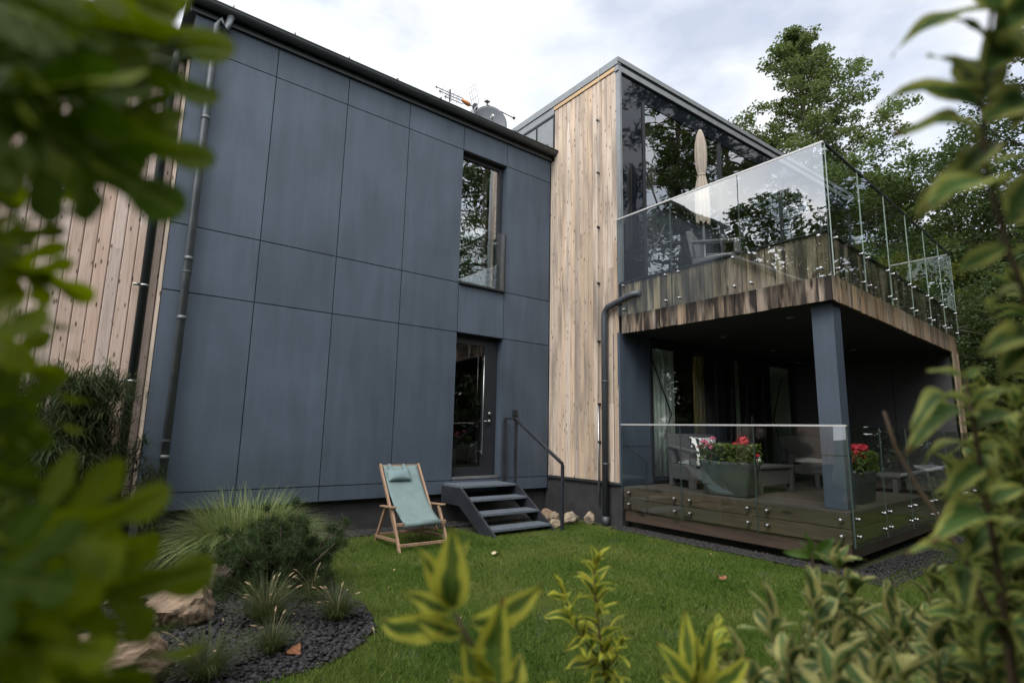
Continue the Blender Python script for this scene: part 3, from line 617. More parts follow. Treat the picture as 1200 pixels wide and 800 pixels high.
m = MB(); m.obox((PXW-.02, 5.76, ZD+.002), (.09, 0, 0), (0, -3.17, 0), (0, 0, .022)); m.obox(rr(.06, -.05, ZD+.002), RE*(RL-.06), (0, 0, .022), RN*.06); m.build('edge_trim', M['frame'], wing)
m = MB(); e = rr(RL, -.06, 0); m.add([(PXW+.06, 5.74, ZD-.06), (PXW+.06, 2.66, ZD-.06), (e[0]-.02, e[1], ZD-.06), (e[0]-.02, 5.55, ZD-.06), (PXW+.06, 5.74, ZD-.004), (PXW+.06, 2.66, ZD-.004), (e[0]-.02, e[1], ZD-.004), (e[0]-.02, 5.55, ZD-.004)],
      [(0,1,2,3)[::-1], (4,5,6,7)[::-1], (0,4,5,1)[::-1], (1,5,6,2)[::-1], (2,6,7,3)[::-1], (3,7,4,0)[::-1]])
m.build('balcony_floor', M['decktop'], wing)
m = MB(); m.add([(PXW+.045, 5.76, 3.0), (PXW+.045, 2.67, 3.0), (e[0], e[1], 3.0), (e[0], 5.5, 3.0), (PXW+.045, 5.76, 3.04), (PXW+.045, 2.67, 3.04), (e[0], e[1], 3.04), (e[0], 5.5, 3.04)],
      [(0,1,2,3)[::-1], (4,5,6,7), (0,4,5,1), (1,5,6,2), (2,6,7,3), (3,7,4,0)])
m.build('soffit', M['soffit'], wing)
for s, o in ((.8, .8), (2.6, 1.0), (4.4, 1.2), (1.6, 2.2), (3.6, 2.3)):
    m = MB(); c = rr(s, -o, 2.985); m.lathe(c, [(.05, .0), (.055, .014)], 16); m.build('ceiling_spot', M['alu'], wing, smooth=True)
m = MB(); c = rr(RL, -.02, 0)
m.obox(rr(RL-.42, -.05, .0), RE*.12, (0, 0, 2.972), -RN*2.8); m.build('end_wall', M['soffit'], wing)
for o_ in (.95, 1.95): m = MB(); m.obox(rr(RL-.4235, -o_, .60), RE*.003, (0, 0, 2.36), -RN*.012); m.build('end_wall_joint', M['joint'], wing)
m = MB(); planks(m, rr(RL-.44, .0, 0), RE, RN, .38, .0, 2.966, .126, .03, seams=False); m.build('end_wall_boards', M['fascia_side'], wing)
m = MB(); m.box(6.79, 7.0, 2.655, 2.90, .603, 2.998); m.build('column', M['cement'], wing, bevel=.004)
m = MB(); m.box(6.786, 7.004, 2.651, 2.904, 1.19, 1.202); m.build('column_joint', M['joint'], wing)
def bolt(c, n, root, r=.021, L=.07):
    m = MB(); c = np.asarray(c, float); n = np.asarray(n, float); m.tube([c-n*L*.5, c+n*.012, c+n*.022, c+n*.026], [r*.8, r, r, r*.7], 14)
    return m.build('clamp_bolt', M['chrome'], root, smooth=True)
def panel(O, U, zs, N, root, bolts, mat, t=.012):
    """glass sheet: base corner O, along U, outward N"""
    O, U, N = (np.asarray(a, float) for a in (O, U, N)); m = MB(); l = np.linalg.norm(U); u = U/l
    m.obox(O+np.array([0, 0, zs[0]]), U, (0, 0, zs[1]-zs[0]), -N*t); g = m.build('balustrade_panel', mat, root)
    for q in (O-u*.0012, O+U-u*.0008):
        ed = MB(); ed.obox(q+np.array([0, 0, zs[0]+.002])+N*.0005, u*.002, (0, 0, zs[1]-zs[0]-.004), -N*(t+.001)); ed.build('glass_edge', M['glass_edge_pale' if mat is M['glass_side'] else 'glass_edge'], g)
    for s in bolts[0]:
        for z in bolts[1]: bolt(O+u*s+np.array([0, 0, z]), N, g)
    return g
GX = PXW-.05; LB = [5.785, 4.737, 3.646, 2.555]
for i in range(3):
    a, b = LB[i]-.006, LB[i+1]+.006
    panel((GX, a, 0), (0, b-a, 0), (ZG, ZT), (-1, 0, 0), wing, ((.115, a-b-.105), (3.345, 3.74)), M['glass_rail'])
m = MB(); m.box(GX-.006, GX+.034, 2.545, 5.79, ZT, ZT+.024); m.build('handrail', M['rail'], wing)
m = MB(); m.obox(rr(-.03, .065, ZT), RE*6.08, (0, 0, .022), -RN*.034); m.build('handrail', M['frame'], wing)
RB = [-.03, 1.06, 2.12, 3.16, 4.16, 5.10, 6.04]
for i in range(6):
    a, b = RB[i]+.006, RB[i+1]-.006
    panel(rr(a, .06, 0), RE*(b-a), (3.24, ZT), RN, wing, ((.12, b-a-.1), (3.345, 3.72)), M['glass_side'])
q = rr(6.04, .04, 0); panel(q, (0, .95, 0), (3.24, ZT), (1, 0, 0), wing, ((.2, .8), (3.345, 3.72)), M['glass_side'])
m = MB(); m.box(q[0]-.03, q[0]+.005, q[1], q[1]+.95, ZT, ZT+.024); m.build('handrail', M['rail'], wing)
# downpipe of the wing and lightning conductor
m = MB(); m.tube([(6.555, 6.045, -.04), (6.555, 6.045, 3.28), (6.555, 6.03, 3.36), (6.555, 5.97, 3.43), (6.555, 5.5, 3.545), (6.56, 5.42, 3.555), (6.60, 5.385, 3.557), (6.66, 5.38, 3.558)], .052, 16)
m.tube([(6.555, 6.045, -.02), (6.555, 6.045, .12)], .058, 16)
p = m.build('downpipe', M['pipe_slate'], wing, smooth=True)
for z in (.9, 2.2):
    m = MB(); m.tube([(6.555, 6.045, z), (6.555, 6.045, z+.03)], .058, 16); m.box(6.56, PXW+.005, 6.037, 6.053, z+.005, z+.025); m.build('bracket', M['pipe_slate'], p, smooth=True)
m = MB(); m.tube([(6.60, 6.24, 1.84), (6.604, 6.23, 5.0), (6.604, 6.18, 7.6), (6.59, 6.17, 7.95)], .0035, 6); c = m.build('conductor_wire', M['alu'], wing)
m = MB(); m.tube([(6.60, 6.225, .26), (6.60, 6.235, 1.84)], .014, 10); m.build('conduit', M['alu'], c, smooth=True)
for z in (1.25, 1.86, 2.9, 3.9, 4.9, 5.9, 6.9):
    m = MB(); m.tube([(6.64, 6.22, z), (6.585, 6.22, z)], .02, 10); m.build('wire_clip', M['frame'], c, smooth=True)

# ------------------------------------------------------------------ terrace deck
deck = thing('terrace_deck', 'weathered raised timber terrace with glass balustrade beneath the balcony', 'terrace', (PXW, 4, 0))
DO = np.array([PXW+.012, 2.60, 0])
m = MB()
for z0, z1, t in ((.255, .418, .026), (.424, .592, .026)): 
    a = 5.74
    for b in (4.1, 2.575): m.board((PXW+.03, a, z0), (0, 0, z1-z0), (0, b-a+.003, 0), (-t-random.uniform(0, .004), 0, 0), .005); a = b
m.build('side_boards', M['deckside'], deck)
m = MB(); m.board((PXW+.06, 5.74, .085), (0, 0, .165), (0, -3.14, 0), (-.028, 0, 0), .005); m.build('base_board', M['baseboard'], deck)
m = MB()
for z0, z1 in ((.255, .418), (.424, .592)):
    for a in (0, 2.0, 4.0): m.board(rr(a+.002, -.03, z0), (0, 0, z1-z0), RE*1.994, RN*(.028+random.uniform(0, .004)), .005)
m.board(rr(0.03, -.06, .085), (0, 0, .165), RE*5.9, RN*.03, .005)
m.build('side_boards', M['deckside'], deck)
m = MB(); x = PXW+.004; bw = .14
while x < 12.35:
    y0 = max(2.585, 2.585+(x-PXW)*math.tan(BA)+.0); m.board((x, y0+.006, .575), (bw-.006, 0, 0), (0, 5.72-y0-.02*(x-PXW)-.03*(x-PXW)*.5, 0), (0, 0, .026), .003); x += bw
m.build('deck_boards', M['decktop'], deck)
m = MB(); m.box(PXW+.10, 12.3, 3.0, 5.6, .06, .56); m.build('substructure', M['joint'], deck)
LB2 = [5.73, 4.672, 3.60, 2.535]
for i in range(3):
    a, b = LB2[i]-.005, LB2[i+1]+.005
    panel((GX, a, 0), (0, b-a, 0), (.235, 1.52), (-1, 0, 0), deck, ((.115, a-b-.12), (.345, .515)), M['glass_low'])
m = MB(); m.box(GX-.006, GX+.032, 2.53, 5.735, 1.52, 1.541); m.build('handrail', M['rail'], deck)
for i in range(6):
    a, b = RB[i]+.005, RB[i+1]-.005
    if i == 5: b -= .05
    panel(rr(a, .06, 0), RE*(b-a), (.235, 1.53), RN, deck, ((.12, b-a-.1), (.345, .525)), M['glass_low'])

# ------------------------------------------------------------------ curtains
def curtain(s0, s1, z0, z1, off, mat, label, grp=None):
    m = MB(); n = int((s1-s0)/.012); vs = []; 
    for j, z in enumerate((z0, z1)):
        for i in range(n+1):
            s = s0+(s1-s0)*i/n; o = off+.028*math.sin(s*62+.8*math.sin(s*9))+.01*math.sin(s*23); vs.append(ff(s, o, z))
    m.add(vs, [(i, i+1, n+2+i, n+1+i) for i in range(n)]); ob = m.build('curtain', mat, None, smooth=True)
    so = ob.modifiers.new('thick', 'SOLIDIFY'); so.thickness = .003
    tag(ob, label, 'curtain', grp); return ob
curtain(.80, 1.42, .70, 2.84, -.07, M['curtain'], 'pale green curtain beside the grey pier, left end of terrace window')
curtain(2.1, 2.42, .70, 2.84, -.12, M['curtain_yellow'], 'ochre curtain strip standing dark inside the terrace window')
curtain(3.14, 3.40, .70, 2.84, -.07, M['curtain'], 'narrow pale curtain in the middle of the terrace window')
curtain(4.45, 5.35, .70, 2.84, -.08, M['curtain'], 'pale curtain behind the column at right end of terrace window')
curtain(.70, 1.35, 3.92, 7.2, -.3, M['parasol'], 'tall beige curtain behind the upper balcony window')
m = MB()
for k in range(26): m.obox(ff(3.735, -.12, 1.9+k*.034), FE*.40, (0, .012, .014), -FN*.02)
tag(m.build('window_blind', M['teak']), 'slatted blind in the terrace door glass', 'blind')
# drape seen in the tall upper window
m = MB(); n = 24; vs = [(5.24+.008*i, 7.80+.02*math.sin(i*1.5), z) for z in (3.9, 6.1) for i in range(n//2+1)]; k = n//2+1
m.add(vs, [(i, i+1, k+i+1, k+i) for i in range(k-1)]); ob = m.build('curtain', M['parasol'], None, smooth=True); tag(ob, 'beige curtain edge inside the tall upper window', 'curtain'); ob.modifiers.new('thick', 'SOLIDIFY').thickness = .004

# ------------------------------------------------------------------ steps
st = thing('metal_steps', 'grey metal steps with handrail up to the glazed door', 'steps', (5, 7, 0))
for i in range(4):
    z = .58-.165*i; yf = 6.98-.28*i; yb = 7.496 if i == 0 else yf+.29
    m = MB(); m.box(4.485, 5.50, yf, yb, z-.035, z); m.build('tread', M['tread'], st, bevel=.004)
for x in (4.445, 5.505):
    m = MB(); pr = [(7.49, .55), (6.94, .55), (6.03, -.02), (6.42, -.02), (6.98, .30), (7.49, .30)]
    m.add([(x, a, b) for a, b in pr]+[(x+.035, a, b) for a, b in pr], [(0,1,2,3,4,5), (11,10,9,8,7,6)]+[(i, i+6, (i+1) % 6+6, (i+1) % 6) for i in range(6)])
    m.build('stringer', M['steel'], st)
m = MB(); X = 5.62; m.bar((X, 7.475, 1.60), (X, 7.17, 1.60), .04, .04); m.bar((X, 7.19, 1.60), (X, 6.03, .935), .04, .04); m.build('handrail', M['steel'], st)
for y, z0, z1 in ((7.47, .45, 1.58), (7.16, .30, 1.585), (6.03, -.05, .925)):
    m = MB(); m.box(X-.02, X+.02, y-.02, y+.02, z0, z1); m.build('post', M['steel'], st)
m = MB(); m.box(5.50, X+.02, 7.14, 7.18, .38, .42); m.build('post_bracket', M['steel'], st)

# ------------------------------------------------------------------ deckchair
CO = np.array([3.005, 5.946, 0]); cu = np.array([.998, -.057, 0]); cv = np.array([.057, .998, 0])
ch = thing('deck_chair', 'wooden deckchair with aqua canvas sling and small head cushion on the lawn', 'deckchair', tuple(CO))
def cp(u, v, z): return CO+cu*u+cv*v+np.array([0, 0, z])
WD = .626
def cbar(name, a, b, w=.026, h=.045, mat='teak', root=None, bev=.004):
    m = MB(); A, B = cp(*a), cp(*b); t = (B-A)/np.linalg.norm(B-A); upv = (0, 0, 1) if abs(t[2]) < .3 else np.cross(cu, t)
    m.bar(A, B, w, h, up=upv); return m.build(name, M[mat], root or ch, bevel=bev)
for u in (.045, WD-.045): cbar('back_frame', (u, .22, .15), (u, .865, .93))
for u in (.0, WD): cbar('front_leg', (u, -.01, -.02), (u, .29, .45))
for u in (.012, WD-.012): cbar('rear_leg', (u, .80, -.02), (u, .52, .44))
for u in (-.012, WD+.012):
    m = MB(); A, B = cp(u, .17, .475), cp(u, .60, .445); m.bar(A, B, .055, .022); m.build('armrest', M['teak'], ch, bevel=.008)
for u in (.0, WD): cbar('side_rail', (u, .10, .105), (u, .78, .06), .022, .035)
cbar('crossbar', (0, .02, .065), (WD, .02, .065), .02, .035); cbar('crossbar', (0, .78, .07), (WD, .78, .07), .02, .035)
cbar('crossbar', (.045, .25, .18), (WD-.045, .25, .18), .02, .035); cbar('top_bar', (.03, .855, .905), (WD-.03, .855, .905), .022, .045); cbar('seat_bar', (-.01, .105, .285), (WD+.01, .105, .285), .03, .035)
prof = []
for t in np.linspace(0, 1, 25):     # sling: catenary from the top bar to the seat bar
    v = .85+(.10-.85)*t; z = .915+(.30-.915)*t; sag = .25*(t**1.25*(1-t))*2.2
    prof.append((v+.02*math.sin(math.pi*t)+sag*.15, z-sag*.62))
m = MB(); nu = 13; vs = []; 
for v, z in prof:
    for i in range(nu): 
        u = .075+(WD-.15)*i/(nu-1); vs.append(cp(u, v-.010, z+.008*math.cos((i/(nu-1)-.5)*math.pi)*-1))
m.add(vs, [(j*nu+i, j*nu+i+1, (j+1)*nu+i+1, (j+1)*nu+i) for j in range(24) for i in range(nu-1)])
sling = m.build('sling', M['canvas'], ch, smooth=True); sling.modifiers.new('thick', 'SOLIDIFY').thickness = .006
m = MB(); vs = []; 
for j in range(7):
    a = j/6*math.pi*1.5; vs += [cp(.078, .085-.025*math.sin(a)*1.0, .285+.03*math.cos(a)), cp(WD-.078, .085-.025*math.sin(a), .285+.03*math.cos(a))]
m.add(vs, [(2*j, 2*j+1, 2*j+3, 2*j+2) for j in range(6)]); m.build('sling_hem', M['canvas'], ch, smooth=True).modifiers.new('thick', 'SOLIDIFY').thickness = .005
def pillow(c, U, V, N, w, h, t, name, mat, root=None, local=False, seed=0):
    c, U, V, N = (np.asarray(a, float) for a in (c, U, V, N)); m = MB(); n = 17; vs = []
    rs = np.random.default_rng(seed); ph = rs.uniform(0, 6, 4)
    for s in (1, -1):
        for j in range(n):
            for i in range(n):
                a, b = i/(n-1)*2-1, j/(n-1)*2-1
                e = max(0, (1-a*a))**.42*max(0, (1-b*b))**.42; pin = 1-.05*(1-abs(a))*0-.06*(b*b)*(1-a*a)
                wr = .05*math.sin(6*a+ph[0]+2*b)*math.sin(4*b+ph[1])
                vs.append(c+U*a*w/2*(1-.07*(1-b*b))+V*b*h/2*(1-.07*(1-a*a))+N*s*t/2*(e+wr*e))
    fs = []
    for s in (0, 1):
        for j in range(n-1):
            for i in range(n-1):
                q = [s*n*n+j*n+i, s*n*n+j*n+i+1, s*n*n+(j+1)*n+i+1, s*n*n+(j+1)*n+i]; fs.append(tuple(q if s == 0 else q[::-1]))
    m.add(vs, fs); return m.build(name, mat, root, smooth=True, local=local)
bu = cp(0, .25-.85, .17-.92)-cp(0, 0, 0); bu = bu/np.linalg.norm(bu); bn = np.cross(bu, cu); bn = bn if bn[1] < 0 else -bn
hp = np.array(cp(.25, .74, .775))+bn*.045
hc = thing('head_cushion', 'small tied aqua cushion hung on the deckchair top', 'cushion', tuple(hp))
pillow(hp, cu, -bu, bn, .32, .16, .10, 'pad', M['pad'], hc, seed=2)
for du in (-.10, .10):
    m = MB(); a = hp+cu*du-bu*.06+bn*.0; b2 = cp(.25+du, .84, .925)+bn*.02; m.bar(a, b2, .035, .006, up=bn); m.build('strap', M['pad'], hc)

# ------------------------------------------------------------------ rattan furniture
def armchair(label, loc, rz, grp):
    r = thing('rattan_armchair', label, 'armchair', loc, rz, grp)   # local: faces -Y, width .82, depth .74
    for sx in (-1, 1):
        m = MB(); x0 = sx*.41; x1 = sx*.33; xa, xb = min(x0, x1), max(x0, x1)
        pr = [(.36, 0), (.28, 0), (.26, .12), (-.22, .12), (-.25, 0), (-.34, 0), (-.37, .40), (-.31, .40), (-.27, .36), (.2, .36), (.22, .52), (-.36, .46), (-.38, .51), (-.30, .56), (.36, .62)]
        lower = [(.36, 0), (.28, 0), (.26, .12), (-.22, .12), (-.25, 0), (-.34, 0), (-.36, .34), (.36, .34)]
        n = len(lower); m.add([(xa, a, b) for a, b in lower]+[(xb, a, b) for a, b in lower], [tuple(range(n))[::-1], tuple(range(n, 2*n))]+[(i, (i+1) % n, (i+1) % n+n, i+n) for i in range(n)])
        m.box(xa, xb, .22, .36, .342, .60); m.box(xa, xb, -.36, -.26, .342, .50)
        m.build('side_panel', M['rattan'], r, local=True, bevel=.012)
        m = MB(); m.obox((xa-.02, .36, .585), (xb-xa+.04, 0, 0), (0, -.76, -.07), (0, 0, .045)); m.build('armrest', M['rattan'], r, local=True, bevel=.016)
    m = MB(); m.box(-.325, .325, -.34, .30, .14, .30); m.build('seat', M['rattan'], r, local=True, bevel=.01)
    m = MB(); m.obox((-.41, .28, .345), (.82, 0, 0), (0, .09, 0), (0, .08, .46)); m.build('backrest', M['rattan'], r, local=True, bevel=.015)
    pillow((0, -.02, .355), (1, 0, 0), (0, 1, 0), (0, 0, 1), .64, .62, .13, 'seat_cushion', M['cushion'], r, local=True, seed=5)
    return r
ac = armchair('grey rattan armchair with striped cushion behind the trough planter on the terrace', (7.62, 4.98, .603), rad(-26), 'grey rattan armchairs')
dup(ac, (10.6, 4.75, .603), rad(-52), 'grey rattan armchair on the terrace beyond the low table, beside the column', 'grey rattan armchairs')
dup(ac, (7.75, 4.62, 3.79), rad(20), 'grey rattan armchair up on the balcony behind the glass', 'grey rattan armchairs')
def stripes():
    m, t, p, N, K = newmat('striped_cloth'); tc = N('ShaderNodeTexCoord'); w = N('ShaderNodeTexWave', Scale=5.0, Distortion=9.0, Detail=2.0); K(tc.outputs['Object'], w.inputs['Vector'])
    r = ramp(t, [(.30, (.02, .02, .022)), (.36, (.72, .72, .70))]); K(w.outputs['Fac'], r.inputs['Fac']); K(r.outputs['Color'], p.inputs['Base Color']); p.inputs['Roughness'].default_value = .9; return m
M['stripe'] = stripes()
sp = np.array([7.60, 4.95, 1.17]); o = pillow(sp, (.9, -.44, 0), (.15, .3, .94), (-.42, -.86, .3), .46, .42, .16, 'throw_cushion', M['stripe'], None, seed=9)
tag(o, 'white cushion with black zebra marks leaning in the terrace armchair', 'cushion')
t = thing('rattan_table', 'low grey rattan table beside the trough planter', 'table', (7.93, 4.3, .603))
m = MB(); m.box(7.44, 8.42, 3.99, 4.6, .94, .985); m.build('tabletop', M['rattan'], t, bevel=.008)
m = MB(); m.box(7.46, 8.40, 4.012, 4.04, .72, .938); m.box(7.46, 8.40, 4.55, 4.578, .72, .938); m.box(7.462, 7.49, 4.042, 4.548, .72, .938); m.box(8.37, 8.398, 4.042, 4.548, .72, .938); m.build('apron', M['rattan'], t)
for x in (7.45, 8.33):
    for y in (4.002, 4.518):
        m = MB(); m.obox((x, y, .603), (.08, 0, 0), (0, .07, 0), (0, 0, .335)); m.build('leg', M['rattan'], t, bevel=.008)
m = MB(); c = (7.62, 4.12, .987); m.lathe(c, [(.045, 0), (.05, .01), (.05, .13), (.046, .132), (.044, .02)], 18); tag(m.build('glass_jar', plain('jar_glass', (.45, .60, .52), .2), None, smooth=True), 'pale green glass jar on the low table', 'jar')
m = MB(); m.lathe((7.52, 4.08, .987), [(.032, 0), (.04, .09), (.036, .088), (.03, .02)], 16); m.tube([(7.49, 4.06, 1.055), (7.465, 4.05, 1.04), (7.47, 4.05, 1.01), (7.495, 4.06, 1.0)], .006, 6); tag(m.build('mug', M['white'], None, smooth=True), 'small white mug next to the pale green jar', 'mug')

def flowers_planter(name, label, c, rz, w, d, h, fl, seed):
    r = thing(name, label, 'planter', c, rz); rs = np.random.default_rng(seed)
    m = MB(); n = 28; vs = []; rings = [(.80, 0), (.84, .02), (.98, h*.9), (1.0, h), (.95, h), (.93, h-.05)]
    for s, z in rings:
        for k in range(n):
            a = 2*math.pi*k/n; ca, sa = math.cos(a), math.sin(a); e = .32
            vs.append((w/2*s*math.copysign(abs(ca)**e, ca), d/2*(s if z > .05 else s)*math.copysign(abs(sa)**e, sa), z))
    q = len(rings); m.add(vs, [(i*n+k, i*n+(k+1) % n, (i+1)*n+(k+1) % n, (i+1)*n+k) for i in range(q-1) for k in range(n)]+[tuple(range(n))[::-1]])
    m.build('trough', M['planter'], r, smooth=True, local=True)
    m = MB(); m.add(vs[-n:], [tuple(range(n))]); m.build('soil', M['soil'], r, local=True)
    # foliage: leaves and grassy stems
    N = 2400; P = np.stack([rs.uniform(-w/2*.98, w/2*.98, N), rs.uniform(-d/2*1.05, d/2*1.05, N), h+rs.uniform(-.03, .23, N)], 1)
    me = leaf_cloud('leaves', P, .03, .06, rs, up=.6, ratio=.8); link('leaves', me, M['leaf_flower'], r, local=True)
    m = MB()
    for k in range(120):
        x, y = rs.uniform(-w*.30, w*.25), rs.uniform(-d*.3, d*.3); L = rs.uniform(.15, .27); a = rs.uniform(0, 6.28); b = rs.uniform(.02, .10)
        m.tube([(x, y, h-.02), (x+b*.4*math.cos(a), y+b*.4*math.sin(a), h+L*.6), (x+b*math.cos(a), y+b*math.sin(a), h+L)], [.003, .0025, .001], 4)
    m.build('stems', M['tuft'], r, local=True)
    for fx, fy, fz, rad_, mat in fl:
        m = MB(); 
        for k in range(46):
            v = rs.normal(0, 1, 3); v /= np.linalg.norm(v); v[2] = abs(v[2])*.8; pc = np.array((fx, fy, h+fz))+v*rad_*rs.uniform(.6, 1.05); s = rad_*.34
            t1 = np.cross(v, rs.normal(0, 1, 3)); t1 /= np.linalg.norm(t1); t2 = np.cross(v, t1)
            m.add([pc-t1*s, pc-t2*s+v*s*.3, pc+t1*s, pc+t2*s+v*s*.3], [(0,1,2,3)])
        m.tube([(fx, fy, h-.02), (fx, fy, h+fz)], .004, 5)
        m.build('flower_head', M[mat], r, local=True)
    return r
def leaf_cloud(name, P, wmin, lmax, rs, up=.3, ratio=.5, droop=None):
    """folded diamond leaves at points P; size wmin..lmax"""
    n = len(P); L = rs.uniform(wmin, lmax, n)
    d = rs.normal(0, 1, (n, 3)); d[:, 2] = d[:, 2]*.6+(0 if droop is None else droop); d /= np.linalg.norm(d, axis=1, keepdims=True)
    nn = rs.normal(0, 1, (n, 3)); nn[:, 2] += up*3; s = np.cross(d, nn); s /= np.linalg.norm(s, axis=1, keepdims=True)+1e-9; nn = np.cross(s, d)
    L = L[:, None]; W = L*ratio*.5
    v = np.stack([P-d*L*.5, P-d*L*.08+s*W+nn*L*.08, P+d*L*.5-nn*L*.06, P-d*L*.08-s*W+nn*L*.08], 1)
    return fast_mesh(name, v.reshape(-1, 3), np.arange(4*n).reshape(n, 4))
flowers_planter('trough_planter', 'tapered grey trough planter of red geraniums by the glass, left of the low table', (6.98, 4.18, .603), rad(90), .76, .38, .45,
    [(-.20, -.02, .27, .08, 'ger_red'), (-.27, .07, .24, .07, 'ger_red'), (-.16, .08, .22, .05, 'ger_red'), (.24, .12, .20, .055, 'ger_pink'), (.31, .10, .24, .052, 'ger_pink'), (.17, .15, .17, .045, 'ger_pink'), (.36, .12, .17, .045, 'ger_pink'), (.28, -.08, .29, .045, 'ger_pink'), (-.36, -.08, .08, .04, 'ger_red')], 3)
flowers_planter('trough_planter', 'dark planter of red flowers behind the glass right of the column', (7.80, 2.95, .603), rad(3), .74, .36, .40,
    [(-.22, -.10, .18, .08, 'ger_red'), (-.05, -.06, .25, .09, 'ger_red'), (.08, -.08, .26, .085, 'ger_red'), (-.30, -.08, .12, .07, 'ger_red'), (.2, -.05, .22, .075, 'ger_red'), (-.12, -.12, .16, .06, 'ger_red')], 4)
# dark sunbed at the far end of the terrace
sb = thing('sun_lounger', 'low dark sun lounger at the right end of the terrace', 'sun lounger', (9.9, 3.35, .603), rad(8))
m = MB(); m.box(-.35, .35, -.30, .9, .22, .27); m.build('seat', M['rattan'], sb, local=True, bevel=.01)
m = MB(); m.obox((-.35, -.30, .24), (.70, 0, 0), (0, -.5, .14), (0, .01, .045)); m.build('backrest', M['zinc'], sb, local=True, bevel=.01)
for x in (-.33, .27):
    for y in (-.25, .8):
        m = MB(); m.box(x, x+.06, y, y+.06, 0, .218); m.build('leg', M['rattan'], sb, local=True)

# parasol on the balcony
PA = (7.82, 4.96, 3.79)
pa = thing('closed_parasol', 'closed beige parasol standing on the balcony', 'parasol', PA)
m = MB(); m.tube([(0, 0, .02), (0, 0, 2.80)], .022, 12); m.build('pole', M['alu'], pa, local=True, smooth=True)
m = MB(); m.lathe((0, 0, 0), [(.26, 0), (.26, .06), (.06, .09), (.04, .28)], 24); m.build('base', M['planter'], pa, local=True, smooth=True)
m = MB(); n = 48; prf = [(1.10, .125), (1.35, .135), (1.72, .122), (1.92, .078), (1.97, .066), (2.02, .074), (2.15, .098), (2.35, .108), (2.55, .096), (2.72, .062), (2.80, .03), (2.82, .012)]; vs = []
for z, r0 in prf:
    for k in range(n):
        a = 2*math.pi*k/n; fold = 1+.16*math.sin(8*a+z*.8)+.05*math.sin(19*a); zz = z+(.03*math.sin(8*a) if z < 1.2 else 0); vs.append((r0*.84*fold*math.cos(a), r0*.84*fold*math.sin(a), zz))
m.add(vs, [(i*n+k, i*n+(k+1) % n, (i+1)*n+(k+1) % n, (i+1)*n+k) for i in range(len(prf)-1) for k in range(n)]); m.build('canopy', M['parasol'], pa, local=True, smooth=True)
m = MB(); m.lathe((0, 0, 1.955), [(.066, 0), (.067, .03)], 20); m.build('tie', M['parasol'], pa, local=True, smooth=True)

# ------------------------------------------------------------------ roof gear
YD = 8.0; RZ = 6.85
sd = thing('satellite_dish', 'round grey satellite dish above the gutter of the grey house', 'satellite dish', (5.42, YD, RZ))
ax = np.array([-.40, -.86, .06]); ax /= np.linalg.norm(ax); e1 = np.cross(ax, (0, 0, 1)); e1 /= np.linalg.norm(e1); e2 = np.cross(e1, ax); C0 = np.array([5.55, 8.1, 7.30]); R0 = .345
m = MB(); n = 40; vs = []
rings = [(r, .10*(r**2)) for r in np.linspace(.02, 1, 9)]
for r, z in rings:
    for k in range(n): a = 2*math.pi*k/n; vs.append(C0+R0*r*(e1*math.cos(a)+e2*1.06*math.sin(a))+ax*z*R0*1.6)
m.add(vs, [(i*n+k, i*n+(k+1) % n, (i+1)*n+(k+1) % n, (i+1)*n+k) for i in range(8) for k in range(n)]+[tuple(range(n))[::-1]]); m.build('reflector', M['dish'], sd, smooth=True).modifiers.new('thick', 'SOLIDIFY').thickness = .008
m = MB(); m.tube([C0-e2*R0*.98+ax*.05, C0+ax*.42-e2*.12], .011, 8); m.build('feed_arm', M['alu'], sd)
m = MB(); f = C0+ax*.42-e2*.10; m.tube([f, f-ax*.10+e2*.02], [.022, .030], 14); m.tube([f-ax*.1+e2*.02, f-ax*.12+e2*.024], .034, 14); m.build('receiver', M['white'], sd, smooth=True)
m = MB(); b0 = C0-ax*.05; m.tube([b0, b0-ax*.10], .03, 10); mx_ = (5.53, YD+.35); m.tube([b0-ax*.09, (mx_[0], mx_[1], b0[2])], .02, 8); m.build('mount', M['alu'], sd)
an = thing('tv_antenna', 'thin rod TV antenna with orange hub beside the satellite dish', 'antenna', (5.22, YD+.14, RZ))
mp0 = np.array([5.22, YD+.14, RZ-.05]); m = MB(); m.tube([mp0, mp0+(0, 0, .78)], .021, 10); m.tube([mp0+(.0, 0, .6), mp0+(-.32, .05, .02)], .012, 8); m.build('mast', M['alu'], an, smooth=True)
hub = np.array([5.06, YD+.10, 7.52]); bd = np.array([-1, -.05, -.055]); bd /= np.linalg.norm(bd)
m = MB(); m.tube([hub+(.18, .03, .01), hub+bd*.02], .013, 8); m.build('boom', M['alu'], an)
m = MB(); m.tube([hub+(.04, 0, -.01), hub, hub-(.08, 0, -.01), hub-(.15, 0, -.03)], [.026, .044, .04, .026], 10); m.build('hub', M['orange'], an, smooth=True)
bx = hub-(.12, 0, -.015)
m = MB()
for dz, L in ((.05, .60), (-.005, .52), (-.065, .40)): 
    a = bx+(0, 0, dz); m.tube([a, a+bd*L], .0075, 6); 
    for q in np.arange(.12, L, .12): m.tube([a+bd*q-(0, .07, 0), a+bd*q+(0, .07, 0)], .004, 5)
    m.box(*(a+bd*L)[0]+np.array([-.012, .012]), *(a+bd*L)[1]+np.array([-.012, .012]), *(a+bd*L)[2]+np.array([-.014, .014]))
m.build('directors', M['frame'], an)
m = MB(); q = bx+bd*.30; m.bar(q+(0, 0, -.13), q+(0, 0, .12), .016, .03, up=(0, 1, 0)); m.build('spacer', M['frame'], an)
m = MB()   # tilted grid reflector
g0 = hub+(.17, .0, .03); gu = np.array([.0, 1, 0])*.11; gv = np.array([-.11, 0, .37]); gv2 = np.array([-.17, .0, -.28])
